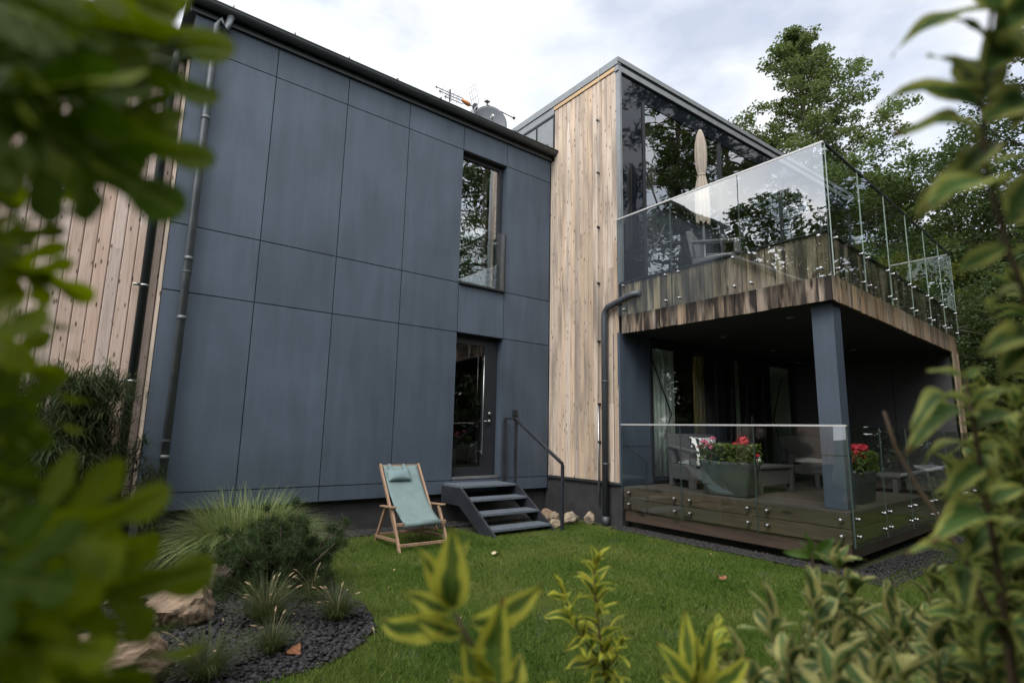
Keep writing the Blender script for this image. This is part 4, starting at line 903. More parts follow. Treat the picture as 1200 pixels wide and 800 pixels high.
for d0 in (gv, gv2):
    for s in (-1, -.33, .33, 1): m.tube([g0+gu*s, g0+gu*s+d0], .006, 5)
    for q in (.05, .4, .75, 1): m.tube([g0-gu+d0*q, g0+gu+d0*q], .004, 5)
m.build('reflector_grid', M['alu'], an)
m = MB(); m.box(hub[0]+.12, hub[0]+.20, hub[1]-.03, hub[1]+.05, 7.49, 7.59); m.build('clamp', M['frame'], an, bevel=.01)
sa = thing('rod_aerial', 'white boxed aerial with a long slanting rod above the satellite dish', 'antenna', (5.53, YD+.16, RZ))
m = MB(); m.tube([(5.53, YD+.16, RZ-.05), (5.53, YD+.16, 7.79)], .014, 8); m.build('mast', M['frame'], sa)
m = MB(); m.box(5.475, 5.585, YD+.11, YD+.21, 7.79, 7.90); m.build('head_box', M['white'], sa, bevel=.01)
m = MB(); m.tube([(5.53, YD+.13, 7.71), (6.15, YD+.1, 7.66)], .011, 8); m.box(6.14, 6.18, YD+.08, YD+.12, 7.64, 7.685); m.build('rod', M['frame'], sa)
for (x, y, z0, z1, lab) in ((6.02, 8.6, 6.8, 9.6, 'thin tall lightning rod standing behind the grey roof'), (6.72, 6.15, 7.8, 8.35, 'thin short lightning rod on the corner of the wing roof')):
    lr = thing('lightning_rod', lab, 'lightning rod', (x, y, z0)); m = MB(); m.tube([(x, y, z0), (x, y, z1)], [.005, .003], 6); m.build('rod', M['alu'], lr); m = MB(); m.box(x-.04, x+.04, y-.04, y+.04, z0-.06, z0+.03); m.build('foot', M['joint'], lr)
# ------------------------------------------------------------------ trees
def unit(v): return v/(np.linalg.norm(v)+1e-9)
def tree(name, label, loc, H, R, base, mat, seed, nl=22000, leaf=(.12, .22), kind='broad', grp=None, trunk_r=.22, limbs=34, clump=.75, droop=None):
    rs = np.random.default_rng(seed); r = thing(name, label, 'tree', loc, 0, grp); tm = MB()
    npt = 9; axis = [np.array([0, 0, -.1])]
    for i in range(1, npt): axis.append(np.array([rs.normal(0, .02*H*i/npt*.6), rs.normal(0, .02*H*i/npt*.6), H*.97*i/(npt-1)]))
    tm.tube(axis, [trunk_r*(1-.9*i/(npt-1))+.012 for i in range(npt)], 9)
    def env(t):
        if kind == 'poplar': return R*(.05+1.0*(1-t)**.95)*(.8+.2*min(1, t*4))
        if kind == 'conifer': return R*(1.03-t)**.5
        return R*max(.15, math.sin(math.pi*(t*.80+.17)))**.7
    C = []
    zax = np.array([a[2] for a in axis])
    for k in range(limbs):
        t = (k+rs.uniform(0, 1))/limbs; zb = base+(H*.96-base)*t; 
        p0 = np.array([np.interp(zb, zax, [a[0] for a in axis]), np.interp(zb, zax, [a[1] for a in axis]), zb])
        az = k*2.4+rs.normal(0, .4); L = env(t)*rs.uniform(.72, 1.15)
        rise = {'poplar': .70, 'conifer': -.12, 'broad': .38}[kind]*rs.uniform(.6, 1.3)
        d = np.array([math.cos(az), math.sin(az), rise]); pts = [p0]
        for q in (.35, .7, 1.0): pts.append(p0+np.array([d[0]*L*q, d[1]*L*q, d[2]*L*q*(1.1-.25*q if kind != 'conifer' else 1+q*.6)])+rs.normal(0, .05*L, 3))
        tm.tube(pts, [max(.012, trunk_r*.34*(1-t*.6)), trunk_r*.2*(1-t*.6)+.01, .02, .008], 5)
        for q in np.linspace(.3, 1.05, max(3, int(L/.55))):
            i = min(2, int(q*3)); c = pts[0]+(pts[-1]-pts[0])*q
            C.append((c+rs.normal(0, .10*L, 3)*(1, 1, .6), clump*rs.uniform(.55, 1.15)*(.7+.3*q)))
            if q > .4:
                side = rs.normal(0, 1, 3)*(1, 1, .5); e = c+unit(side)*L*rs.uniform(.18, .40); tm.tube([c, (c+e)/2+(0, 0, .05), e], [.014, .01, .005], 4); C.append((e, clump*rs.uniform(.45, .95)))
    tm.build('trunk', M['bark'], r, local=True)
    cen = np.array([c for c, _ in C]); sz = np.array([s for _, s in C]); w = sz**2; w /= w.sum()
    idx = rs.choice(len(C), nl, p=w); v = rs.normal(0, 1, (nl, 3)); v /= np.linalg.norm(v, axis=1, keepdims=True); v *= (rs.uniform(0, 1, nl)**.55)[:, None]
    Pn = cen[idx]+v*sz[idx][:, None]*(1, 1, .62); Pn = Pn[Pn[:, 2] > .3]
    link('crown', leaf_cloud('crown', Pn, leaf[0], leaf[1], rs, up=.35, ratio=.62 if kind != 'conifer' else .3, droop=droop), mat, r, local=True)
    return r
def bearing(px, dist):
    a = at(px, 505, 1.0); d = unit(np.array([a[0], a[1], 0])); f = d@np.array([math.sin(YAW), math.cos(YAW), 0]); return d*dist/f
G = 'trees behind the house wing'
def tz(px, d): q = bearing(px, d); return (q[0], q[1], -.3)
tree('poplar_tree', 'tall airy poplar rising highest above the trees behind the balcony', tz(966, 27), 24.6, 6.4, 5.5, M['leaf_poplar'], 11, 85000, (.12, .21), 'poplar', G, .26, 96, .66)
tree('broadleaf_tree', 'mid green broadleaf tree right of the tall poplar', tz(1068, 23), 13.2, 4.0, 1.2, M['leaf_mid'], 12, 40000, (.11, .2), 'broad', G, .2, 60, .85)
tree('broadleaf_tree', 'dark broadleaf tree at right behind the top weigela leaves', tz(1150, 21), 13.8, 4.0, 1.2, M['leaf_dark'], 13, 40000, (.10, .18), 'broad', G, .2, 60, .85)
tree('broadleaf_tree', 'tall dark tree at the right edge of the picture', tz(1285, 17), 16.0, 3.6, 2.6, M['leaf_dark'], 14, 26000, (.10, .17), 'broad', G, .2, 46, .75)
tree('broadleaf_tree', 'green tree seen through the balcony corner glass', tz(1012, 31), 14.8, 4.6, 1.5, M['leaf_mid'], 15, 36000, (.14, .24), 'broad', G, .22, 54, 1.0)
tree('small_tree', 'low yellowish green tree seen through the right balcony glass', tz(1052, 17.5), 7.4, 2.5, .8, M['leaf_yellow'], 16, 22000, (.08, .14), 'broad', G, .10, 40, .6)
tree('small_tree', 'low dark tree right of the balcony end', tz(1142, 15), 6.0, 2.6, .4, M['leaf_dark'], 17, 26000, (.07, .12), 'broad', G, .10, 44, .6)
tree('small_tree', 'dark bushy tree low behind the weigela at right', tz(1225, 13), 6.0, 2.4, .3, M['leaf_dark'], 18, 24000, (.07, .12), 'broad', G, .10, 42, .6)
tree('broadleaf_tree', 'dense dark tree filling the gap behind the balcony end glass', tz(1108, 29), 12.5, 5.0, .6, M['leaf_dark'], 19, 36000, (.14, .24), 'broad', G, .2, 54, 1.1)
tree('small_tree', 'small mid green tree behind the far end of the terrace', tz(1085, 20), 6.2, 2.9, .3, M['leaf_mid'], 25, 24000, (.09, .15), 'broad', G, .10, 42, .7)
tree('broadleaf_tree', 'dark tree closing the view at the far right behind the bushy tree', tz(1210, 24), 11.5, 4.6, .5, M['leaf_dark'], 26, 34000, (.13, .22), 'broad', G, .2, 50, 1.0)
# trees beside and behind the photographer, most of them mirrored in the panes
G2 = 'trees mirrored in the window glass'
tree('larch_tree', 'feathery conifer mirrored in the tall upper window', (12.2, -2.6, 0), 14.5, 3.2, .8, M['leaf_dark'], 31, 15000, (.16, .36), 'conifer', G2, .3, 84, .6)
tree('larch_tree', 'large conifer mirrored in the left upper balcony pane', (17.5, -1.6, 0), 19, 4.3, .8, M['leaf_dark'], 32, 17000, (.2, .42), 'conifer', G2, .32, 90, .6)
tree('larch_tree', 'conifer mirrored in the middle upper balcony pane', (22.5, -2.6, 0), 21, 4.8, .8, M['leaf_dark'], 33, 17000, (.2, .42), 'conifer', G2, .32, 90, .62)
tree('larch_tree', 'far conifer mirrored in the right upper balcony pane', (27, -1.2, 0), 23, 4.8, .8, M['leaf_dark'], 39, 15000, (.2, .42), 'conifer', G2, .32, 80, .65)
tree('broadleaf_tree', 'broad tree mirrored in the balcony corner glass', (-9.5, 11.5, 0), 11.6, 3.6, 2.5, M['leaf_dark'], 34, 15000, (.2, .34), 'broad', G2, .3, 40, .9)
tree('broadleaf_tree', 'broad tree mirrored dark in the glazed door', (8.2, -6.0, 0), 8.0, 3.8, .6, M['leaf_mid'], 35, 14000, (.2, .32), 'broad', G2, .25, 40, .9)
tree('broadleaf_tree', 'dark tree on the lawn edge mirrored in the terrace window', (14.5, -3.8, 0), 6.5, 3.4, .5, M['leaf_dark'], 36, 12000, (.2, .32), 'broad', G2, .2, 36, .9)
tree('broadleaf_tree', 'unseen tree added to block low sky light, left of the lobed shrub', (-5.6, -1.6, 0), 6.0, 3.6, .6, M['leaf_dark'], 37, 17000, (.2, .34), 'broad', G2, .3, 44, .95)  # these last three trees are added out of view to cut low sky light
tree('broadleaf_tree', 'unseen tree added to block low sky light, behind the weigela', (3.6, -5.0, 0), 7.0, 4.0, .6, M['leaf_dark'], 38, 17000, (.2, .34), 'broad', G2, .3, 44, .95)
tree('broadleaf_tree', 'unseen tree added to block low sky light, behind the photographer', (-1.6, -5.4, 0), 6.0, 3.6, .6, M['leaf_dark'], 40, 15000, (.2, .34), 'broad', G2, .3, 44, .95)

# ------------------------------------------------------------------ planting bed
def ribbons(name, roots, dirs, L, w, mat, root, rs, droop=1.0, seg=6, local=True):
    """arching grass blades; arrays of root points, horizontal directions, lengths, start lean"""
    n = len(roots); t = np.linspace(0, 1, seg+1)[None, :, None]
    lean = rs.uniform(.14, .78, (n, 1, 1)); Lv = L[:, None, None]
    horiz = dirs[:, None, :]*(Lv*(lean*t+.55*droop*t**2.2*lean)); z = Lv*(t*(1.05-.25*lean)-droop*.75*lean*t**2.6)
    P = roots[:, None, :]+np.concatenate([horiz, z], 2)
    side = np.stack([-dirs[:, 1], dirs[:, 0], 0*dirs[:, 0]], 1)[:, None, :]; ww = (w[:, None, None])*(1-t**1.6*.93)*np.minimum(1, .55+t*3)
    V = np.stack([P-side*ww/2, P+side*ww/2], 2).reshape(n, -1, 3)
    q = np.array([(2*i, 2*i+1, 2*i+3, 2*i+2) for i in range(seg)]); Fq = (q[None]+(2*(seg+1))*np.arange(n)[:, None, None]).reshape(-1, 4)
    return link(name, fast_mesh(name, V.reshape(-1, 3), Fq), mat, root, local=local)
rs = np.random.default_rng(50)
fg = thing('fountain_grass', 'large mound of arching green fountain grass against the grey wall', 'ornamental grass', (1.48, 6.62, 0))
n = 3600; a = rs.uniform(0, 6.283, n); rr_ = .26*np.sqrt(rs.uniform(0, 1, n)); roots = np.stack([rr_*np.cos(a)*1.3, rr_*np.sin(a), 0*a-.02], 1); a2 = a+rs.normal(0, .55, n)
ribbons('blades', roots, np.stack([np.cos(a2), np.sin(a2)], 1), rs.uniform(.55, .98, n), rs.uniform(.005, .0100, n), M['fountain'], fg, rs, 1.5, 10)
pn = thing('dwarf_pine', 'dark low dwarf pine in front of the fountain grass', 'shrub', (1.53, 5.2, 0))
tmb = MB(); cen = []
for k in range(38):
    az = rs.uniform(0, 6.283); L = rs.uniform(.34, .68); el = rs.uniform(.12, 1.25); d = np.array([math.cos(az)*math.cos(el), math.sin(az)*math.cos(el), math.sin(el)]); e = d*L*np.array([1.05, 1.05, 1.0])
    tmb.tube([np.array([0, 0, -.03]), e*.5+(0, 0, .02), e+(0, 0, .06)], [.02, .012, .006], 6)
    for q in (.45, .65, .85, 1.05): cen.append(e*q+rs.normal(0, .03, 3)+(0, 0, .05))
    for _ in range(3):
        s = e*.8+rs.normal(0, .10, 3); cen.append(s)
tmb.build('branches', M['bark'], pn, local=True)
cen = np.array(cen); m_ = 62000; ci = rs.integers(0, len(cen), m_); d = rs.normal(0, 1, (m_, 3)); d[:, 2] += .6; d /= np.linalg.norm(d, axis=1, keepdims=True); L = rs.uniform(.035, .075, m_)[:, None]
b0 = cen[ci]+rs.normal(0, .022, (m_, 3)); s = np.cross(d, rs.normal(0, 1, (m_, 3))); s /= np.linalg.norm(s, axis=1, keepdims=True)
V = np.stack([b0-s*.0018, b0+s*.0018, b0+d*L], 1); V[..., 2] = np.maximum(V[..., 2], -.01)
link('needles', fast_mesh('needles', V.reshape(-1, 3), np.arange(3*m_).reshape(m_, 3)), M['needle'], pn, local=True)
# weeping shrub by the left wall
ws = thing('weeping_shrub', 'dark fine leaved weeping shrub against the timber wall at left', 'shrub', (-.30, 6.75, 0))
tmb = MB(); cen = []; dr = []
for k in range(110):
    az = rs.uniform(0, 6.283); L = rs.uniform(.25, .92); top = rs.uniform(.35, 1.85); 
    ww_ = L*(1.0 if top < 1.3 else .72); e = np.array([math.cos(az)*ww_, math.sin(az)*ww_*.7, top])
    mid = np.array([e[0]*.45, e[1]*.45, top*.95]); end = e-(0, 0, rs.uniform(.1, .35))
    tmb.tube([np.array([0, 0, -.05]), np.array([e[0]*.12, e[1]*.12, top*.6]), mid, e, end], [.022, .016, .010, .006, .003], 5)
    for q in np.linspace(0, 1, 6):
        p = mid*(1-q)+e*q if q < .6 else e*(1-(q-.6)/.4)+end*(q-.6)/.4; cen.append(p+rs.normal(0, .05, 3)); dr.append(az)
tmb.build('branches', M['bark'], ws, local=True)
cen = np.array(cen); dr = np.array(dr); m_ = 42000; ci = rs.integers(0, len(cen), m_); az = dr[ci]+rs.normal(0, .9, m_)
roots = cen[ci]+rs.normal(0, .045, (m_, 3)); 
ribbons('leaves', roots, np.stack([np.cos(az), np.sin(az)], 1), rs.uniform(.10, .22, m_), rs.uniform(.006, .012, m_), M['weeping'], ws, rs, 2.3, 4)
def tuft(label, x, y, sc, seed, heads):
    rs = np.random.default_rng(seed); r = thing('tuft_grass', label, 'ornamental grass', (x, y, 0), 0, 'small grass tufts in the slate bed')
    n = int(620*sc); a = rs.uniform(0, 6.283, n); q = .05*sc*np.sqrt(rs.uniform(0, 1, n)); roots = np.stack([q*np.cos(a), q*np.sin(a), 0*a-.01], 1); a2 = a+rs.normal(0, .5, n)
    ribbons('blades', roots, np.stack([np.cos(a2), np.sin(a2)], 1), rs.uniform(.16, .40, n)*sc, rs.uniform(.0028, .005, n), M['tuft'], r, rs, .8, 5)
    for k in range(heads):
        az = rs.uniform(0, 6.283); h = rs.uniform(.18, .30)*sc; o = rs.uniform(.06, .20)*sc; tip = np.array([math.cos(az)*o, math.sin(az)*o, h]); m = MB(); m.tube([(0, 0, 0), tip*np.array([.35, .35, .6]), tip], .0012, 4)
        dd = unit(tip-tip*np.array([.35, .35, .6])+np.array([math.cos(az), math.sin(az), -.4])*.06); l = rs.uniform(.035, .055)
        m.tube([tip, tip+dd*l*.25, tip+dd*l*.6, tip+dd*l], [.002, .006, .0055, .0015], 7); m.build('seed_head', M['seed'], r, local=True)
    return r
tuft('bushy grass tuft with pale seed heads in the middle of the slate bed', 1.18, 4.38, 1.15, 61, 12)
tuft('grass tuft with seed heads beside the lawn edge of the slate bed', 1.62, 4.16, .95, 62, 8)
tuft('small sparse grass tuft just behind the orange fallen leaf', 1.08, 3.82, .75, 63, 4)
tuft('thin grass tuft at the foot of the dwarf pine', 1.62, 4.72, .85, 64, 7)
tuft('dark grass tuft in front of the nearest boulder', .68, 3.62, 1.0, 65, 4)
def rock(label, loc, size, seed, mat, rz=0, grp='boulders in the planting bed'):
    rs = np.random.default_rng(seed); import bmesh as B
    bm = B.new(); B.ops.create_icosphere(bm, subdivisions=5, radius=1); ds = [(unit(rs.normal(0, 1, 3)), rs.uniform(.55, .93)) for _ in range(20)]
    ph = rs.uniform(0, 6, 6)
    for v in bm.verts:
        p = np.array(v.co); s = 1.0
        for d, c in ds:
            q = p@d
            if q*s > c: s = min(s, c/q)
        s *= 1+.035*math.sin(7*p[0]+ph[0])*math.sin(6*p[1]+ph[1])+.022*math.sin(15*p[2]+ph[2]+5*p[0])+.016*math.sin(31*p[1]+17*p[2]+ph[3])+.010*math.sin(53*p[0]+41*p[1]+ph[4])*math.sin(47*p[2]+ph[5])
        v.co = Vector(p*s*np.array(size))
    me = bpy.data.meshes.new('boulder'); bm.to_mesh(me); bm.free(); o = link('boulder', me, mat, None, smooth=False); o.location = loc; o.rotation_euler = (rs.uniform(-.15, .15), rs.uniform(-.15, .15), rz)
    return tag(o, label, 'rock', grp)
rock('tan boulder in the bed between the pine and the lobed leaves', (.70, 4.80, .08), (.31, .28, .26), 71, M['rock'], .4)
rock('pinkish boulder behind the tan one, at the foot of the fountain grass', (1.02, 5.42, .08), (.18, .18, .20), 72, M['rock_grey'], 1.1)
rock('large rounded boulder nearest the camera at lower left', (.24, 3.80, .06), (.42, .36, .33), 73, M['rock'], .2)
rock('dark low stone between the boulders at left', (.52, 5.5, .03), (.30, .22, .14), 74, M['rock_grey'], .8)
G3 = 'stones beside the steps'
for i, (lab, loc, sz, mt) in enumerate([('flat brown stone leaning on the steps stringer', (5.88, 6.70, .07), (.20, .15, .13), 'rock'), ('small upright ochre stone just left of the rail post', (5.86, 6.45, .10), (.10, .09, .14), 'rock_pale'),
    ('low tan stone at the foot of the rail post', (5.72, 6.30, .04), (.12, .11, .08), 'rock_pale'), ('rounded tan stone right of the rail post', (6.04, 6.33, .08), (.15, .12, .13), 'rock_pale'),
    ('dark grey stone wedged behind the tan stones', (6.28, 6.48, .05), (.13, .12, .09), 'rock_grey'), ('pale pointed stone standing nearest the downpipe', (6.36, 6.20, .07), (.13, .10, .12), 'rock_pale')]):
    rock(lab, loc, sz, 80+i, M[mt], i*.7, G3)
def flat_leaf(label, loc, L, mat, rz, seed):
    rs = np.random.default_rng(seed); m = MB(); n = 26; vs = [(0, 0, .012)]
    for k in range(n):
        a = 2*math.pi*k/n; q = L*(.55+.30*abs(math.cos(2.5*a))+.06*math.sin(9*a)); vs.append((q*math.cos(a), q*math.sin(a)*.85, .006+.018*math.sin(2*a+1)*rs.uniform(.6, 1.2)))
    m.add(vs, [(0, 1+k, 1+(k+1) % n) for k in range(n)]); o = m.build('fallen_leaf', mat); o.location = loc; o.rotation_euler = (rs.uniform(-.2, .2), rs.uniform(-.2, .2), rz); o.modifiers.new('thick', 'SOLIDIFY').thickness = .0008
    return tag(o, label, 'leaf', 'fallen leaves')
flat_leaf('orange brown fallen maple leaf lying on the slate bed', (1.17, 3.69, .025), .075, M['autumn'], .4, 1)
flat_leaf('pale fallen leaf on the open lawn right of the deckchair', (3.83, 5.2, .03), .075, M['pale_leaf'], 1.2, 2)
flat_leaf('reddish brown fallen leaf on the lawn in front of the terrace', tuple(np.array((5.05, 3.15, .035))), .06, M['autumn'], 2.2, 3)
flat_leaf('small pale fallen leaf at the tip of the slate bed', (1.72, 3.75, .02), .025, M['pale_leaf'], .7, 4)
P = RNG.uniform((.2, 1.6), (6.0, 6.9), (420, 2)); P = P[(RNG.uniform(0, 1, 420) < .30) | inside(P[:, 0], P[:, 1], BED)]
lit = leaf_cloud('leaf_litter', np.concatenate([P, np.full((len(P), 1), .022)], 1), .010, .030, np.random.default_rng(77), up=3, ratio=.7)
tag(link('leaf_litter', lit, chip_mat('dry_litter', (.07, .045, .02), (.26, .20, .09))), 'scattered dry leaf bits on lawn and bed', 'leaf litter', kind='stuff')
gl = thing('garden_light', 'small pale garden light half hidden behind the lobed leaves', 'garden light', (.28, 6.55, 0))
m = MB(); m.lathe((0, 0, 0), [(.035, -.03), (.035, .10), (.05, .105), (.05, .12)], 14); m.build('base', M['rock_grey'], gl, local=True, smooth=True)
m = MB(); m.lathe((0, 0, .12), [(.065, 0), (.035, .11), (.02, .13)], 14); m.build('shade', M['white'], gl, local=True, smooth=True)

# ------------------------------------------------------------------ foreground shrubs
def leaf_surf(m, B, T, width, rs, bend=.2, fold=.25, roll=0, nu=7, nv=11, wave=.05, up=None):
    """one modelled leaf from base B to tip T: folded on its midrib, arched, wavy; UV across / along"""
    B, T = np.asarray(B, float), np.asarray(T, float); d = T-B; L = np.linalg.norm(d); d /= L
    up = np.array([0, 0, 1.]) if up is None else np.asarray(up, float)
    s = np.cross(d, up); s = unit(s) if np.linalg.norm(s) > .05 else unit(np.cross(d, _fw)); nrm = np.cross(s, d)
    s, nrm = s*math.cos(roll)+nrm*math.sin(roll), -s*math.sin(roll)+nrm*math.cos(roll)
    ph = rs.uniform(0, 6, 3); vs, uv = [], []
    for j in range(nv):
        t = j/(nv-1); hw = width*L*.5*(math.sin(math.pi*min(1, t**.82))**.9*(1-.28*t))+.0008
        if t > .93: hw *= (1-t)/.07*.8+.2
        c = B+d*L*t+nrm*L*bend*4*t*(1-t)*.5-nrm*L*bend*.35*t*t
        for i in range(nu):
            u = i/(nu-1)*2-1; w = wave*L*abs(u)**1.5*math.sin(9*t+ph[0]+(1.6 if u > 0 else 0))
            vs.append(c+s*u*hw*(1-.12*abs(u)*fold)+nrm*(abs(u)*hw*fold*1.3+w)); uv.append((.5+u*.5, t))
    m.add(vs, [(j*nu+i, j*nu+i+1, (j+1)*nu+i+1, (j+1)*nu+i) for j in range(nv-1) for i in range(nu-1)], uv)
def px_leaf(m, b, t, db, dt, width, rs, **k): leaf_surf(m, at(b[0], b[1], db), at(t[0], t[1], dt), width, rs, **k)
def sprig(stem_m, leaf_m, pts, leafL, rs, step=.035, w=.42, r0=.005, start=.0, top=True, spread=1.0, twist=0):
    """stem through world points with opposite pairs of leaves, smaller towards the tip"""
    pts = [np.asarray(p, float) for p in pts]; seg = np.array([np.linalg.norm(b-a) for a, b in zip(pts[:-1], pts[1:])]); S = np.concatenate([[0], np.cumsum(seg)]); tot = S[-1]
    stem_m.tube(pts, [r0*(1-.65*i/(len(pts)-1)) for i in range(len(pts))], 7)
    s = tot*start; k = 0
    while s < tot:
        p = np.array([np.interp(s, S, [q[a] for q in pts]) for a in range(3)]); p2 = np.array([np.interp(min(tot, s+.01), S, [q[a] for q in pts]) for a in range(3)]); t = unit(p2-p) if s < tot-.011 else unit(pts[-1]-pts[-2])
        a = unit(np.cross(t, (.3, .9, .2))); b = np.cross(t, a); ph = k*1.571+twist+rs.normal(0, .3); f = 1-.55*(s/tot)**2.2
        for sg in (0, math.pi):
            d = unit((a*math.cos(ph+sg)+b*math.sin(ph+sg))*spread*rs.uniform(.8, 1.2)+t*(.35+.55*(s/tot))+np.array([0, 0, rs.uniform(-.15, .2)])); L = leafL*f*rs.uniform(.55, 1.25)
            leaf_surf(leaf_m, p, p+d*L, w*rs.uniform(.85, 1.15), rs, bend=rs.uniform(.05, .38), fold=rs.uniform(.15, .5), roll=rs.normal(0, .35), nu=5, nv=9, wave=.035)
        s += step*rs.uniform(.75, 1.25)*(1-.4*s/tot); k += 1
    if top:
        t = unit(pts[-1]-pts[-2])
        for q in range(4):
            d = unit(t+rs.normal(0, .28, 3)); leaf_surf(leaf_m, pts[-1], pts[-1]+d*leafL*rs.uniform(.4, .7), w*.8, rs, bend=.1, fold=.6, nu=5, nv=9, wave=.03)
rs = np.random.default_rng(90)
CAT = 'shrub'; GW_ = 'variegated weigela shrubs in the foreground'
# 1: nearest sprig in the lower middle
wg = thing('weigela_shrub', 'blurred yellow edged weigela sprig nearest the camera below the deckchair', CAT, (.55, .35, 0), 0, GW_)
sm, lm = MB(), MB(); D = .72
sm.tube([at(533, 718, D), at(548, 748, D), at(572, 790, D+.01), at(600, 850, D+.02), at(640, 980, D+.03), at(660, 1400, D+.05), (.62, .42, -.02)], [.0022, .003, .0036, .0042, .005, .007, .009], 8)
for b, t, w, bd, rl in [((530, 714), (530, 616), .40, .05, 0.0), ((537, 712), (544, 634), .36, .12, .7), ((524, 712), (490, 641), .34, .1, -.5), ((530, 717), (474, 692), .34, -.1, .3), ((533, 726), (441, 730), .30, .22, .4),
                        ((541, 742), (486, 725), .34, .1, .3), ((552, 728), (638, 686), .34, .25, -.5), ((584, 796), (586, 706), .42, .1, .3), ((570, 794), (542, 752), .46, .1, .2), ((592, 812), (612, 764), .50, .1, -.3), ((572, 812), (530, 794), .42, .2, .2),
                        ((600, 850), (650, 800), .4, .2, .2), ((596, 850), (540, 815), .4, .2, .2)]:
    px_leaf(lm, b, t, D, D+rs.uniform(-.04, .05), w*1.22, rs, bend=bd+.10, fold=.42, wave=.045, roll=rl, up=-_fw+np.array([0, 0, .5]))
sm.build('stem', M['twig'], wg, smooth=True); lm.build('leaves', M['var_yellow'], wg, smooth=True)
# 2: small sharper sprig
wg = thing('weigela_shrub', 'small upright weigela sprig with pointed leaves in the middle of the lawn', CAT, (1.35, 1.25, 0), 0, GW_)
sm, lm, D = MB(), MB(), 1.55
sm.tube([at(712, 812, D), at(720, 1000, D), (1.42, 1.28, -.02)], [.006, .008, .01], 8)
sprig(sm, lm, [at(712, 812, D), at(706, 770, D), at(700, 722, D), at(697, 690, D), at(697, 668, D)], .125, rs, .036, .46, .005)
sprig(sm, lm, [at(706, 775, D), at(684, 750, D), at(668, 722, D), at(661, 700, D)], .11, rs, .036, .46, .0035)
sprig(sm, lm, [at(706, 790, D), at(722, 770, D-.03), at(728, 755, D-.05)], .08, rs, .03, .5, .003)
sm.build('stem', M['twig'], wg, smooth=True); lm.build('leaves', M['var_yellow'], wg, smooth=True)
# 3: yellow sprig at the bottom centre right
wg = thing('weigela_shrub', 'bright yellow edged weigela tips at the bottom edge, right of the small sprig', CAT, (1.0, .45, 0), 0, GW_)
sm, lm, D = MB(), MB(), .85
sm.tube([at(815, 830, D), at(815, 1400, D), (1.03, .48, -.02)], [.005, .008, .01], 8)
for b, t, w, bd in [((810, 800), (802, 712), .30, .08), ((812, 806), (771, 752), .36, .2), ((815, 804), (836, 732), .36, .1), ((812, 812), (775, 790), .4, .2), ((820, 815), (880, 770), .36, .3), ((818, 820), (856, 800), .4, .2), ((808, 806), (818, 745), .3, .15)]:
    px_leaf(lm, b, t, D, D+rs.uniform(-.04, .05), w, rs, bend=bd, fold=.45, roll=rs.normal(0, .4), up=-_fw+np.array([0, 0, .5]))
sprig(sm, lm, [at(830, 860, D+.15), at(834, 800, D+.15), at(838, 760, D+.15), at(842, 735, D+.2)], .05, rs, .022, .5, .004)
sm.build('stem', M['tw_green'], wg, smooth=True); lm.build('leaves', M['var_yellow'], wg, smooth=True)
# 4: cream edged mass at the lower right
wg = thing('weigela_shrub', 'cream edged weigela mass along the bottom right of the lawn', CAT, (1.75, .65, 0), 0, GW_)
sm, lm = MB(), MB()
for (x0, y0, x1, y1, D, L) in [(985, 900, 975, 668, 1.15, .085), (960, 900, 955, 700, 1.05, .08), (1010, 900, 1000, 690, 1.2, .085), (930, 900, 905, 735, 1.0, .075), (1035, 900, 1040, 720, 1.1, .085), (900, 900, 870, 770, 1.0, .07), (1065, 900, 1070, 740, 1.05, .085), (1000, 900, 985, 760, .9, .085), (1050, 920, 1030, 790, .85, .085), (950, 920, 930, 790, .85, .08), (1095, 920, 1105, 770, .95, .085), (1120, 900, 1135, 720, 1.1, .085), (885, 930, 880, 800, .9, .075), (1150, 920, 1160, 760, .95, .085), (1080, 930, 1090, 690, 1.2, .08), (920, 930, 940, 760, 1.1, .075), (1020, 930, 1015, 730, 1.3, .08), (860, 940, 845, 790, 1.0, .07), (1010, 940, 1060, 800, .8, .085), (960, 940, 970, 790, .8, .08)]:
    p0, p1 = at(x0, y0, D), at(x1, y1, D); mid = (p0+p1)/2+rs.normal(0, .02, 3); sprig(sm, lm, [p0, (p0*.6+mid*.4)+rs.normal(0, .008, 3), mid, p1+rs.normal(0, .01, 3)], L*1.45, rs, .040, .50, .004, start=.1, spread=1.15)
    sm.tube([p0, (p0[0]*.9+1.6*.1, p0[1]*.9+.07, p0[2]-.35), (1.75+rs.normal(0, .1), .70+rs.normal(0, .1), -.03)], [.0055, .008, .010], 6)
sm.build('stem', M['twig'], wg, smooth=True); lm.build('leaves', M['var_cream'], wg, smooth=True)
# green tip in front of the terrace corner
wg = thing('weigela_shrub', 'plain green leaf pair poking up before the terrace corner', CAT, (1.9, .95, 0), 0, GW_)
sm, lm, D = MB(), MB(), 1.25
sm.tube([at(951, 648, D), at(953, 662, D), at(962, 690, D), at(972, 800, D), at(985, 1300, D), (1.85, .98, -.02)], [.0018, .0025, .004, .005, .008, .01], 8)
for b, t, w in [((952, 652), (917, 646), .40), ((953, 654), (978, 630), .48), ((951, 648), (943, 622), .30), ((951, 648), (936, 634), .26)]: px_leaf(lm, b, t, D, D+rs.uniform(-.02, .02), w, rs, bend=.15, fold=.3, up=-_fw+np.array([0, 0, .7]))
sprig(sm, lm, [at(972, 800, D), at(966, 720, D), at(962, 690, D)], .08, rs, .05, .45, .004, top=False)
sm.build('stem', M['twig'], wg, smooth=True); lm.build('leaves', leafmat('weigela_green', (.05, .10, .02), (.08, .14, .03)), wg, smooth=True)
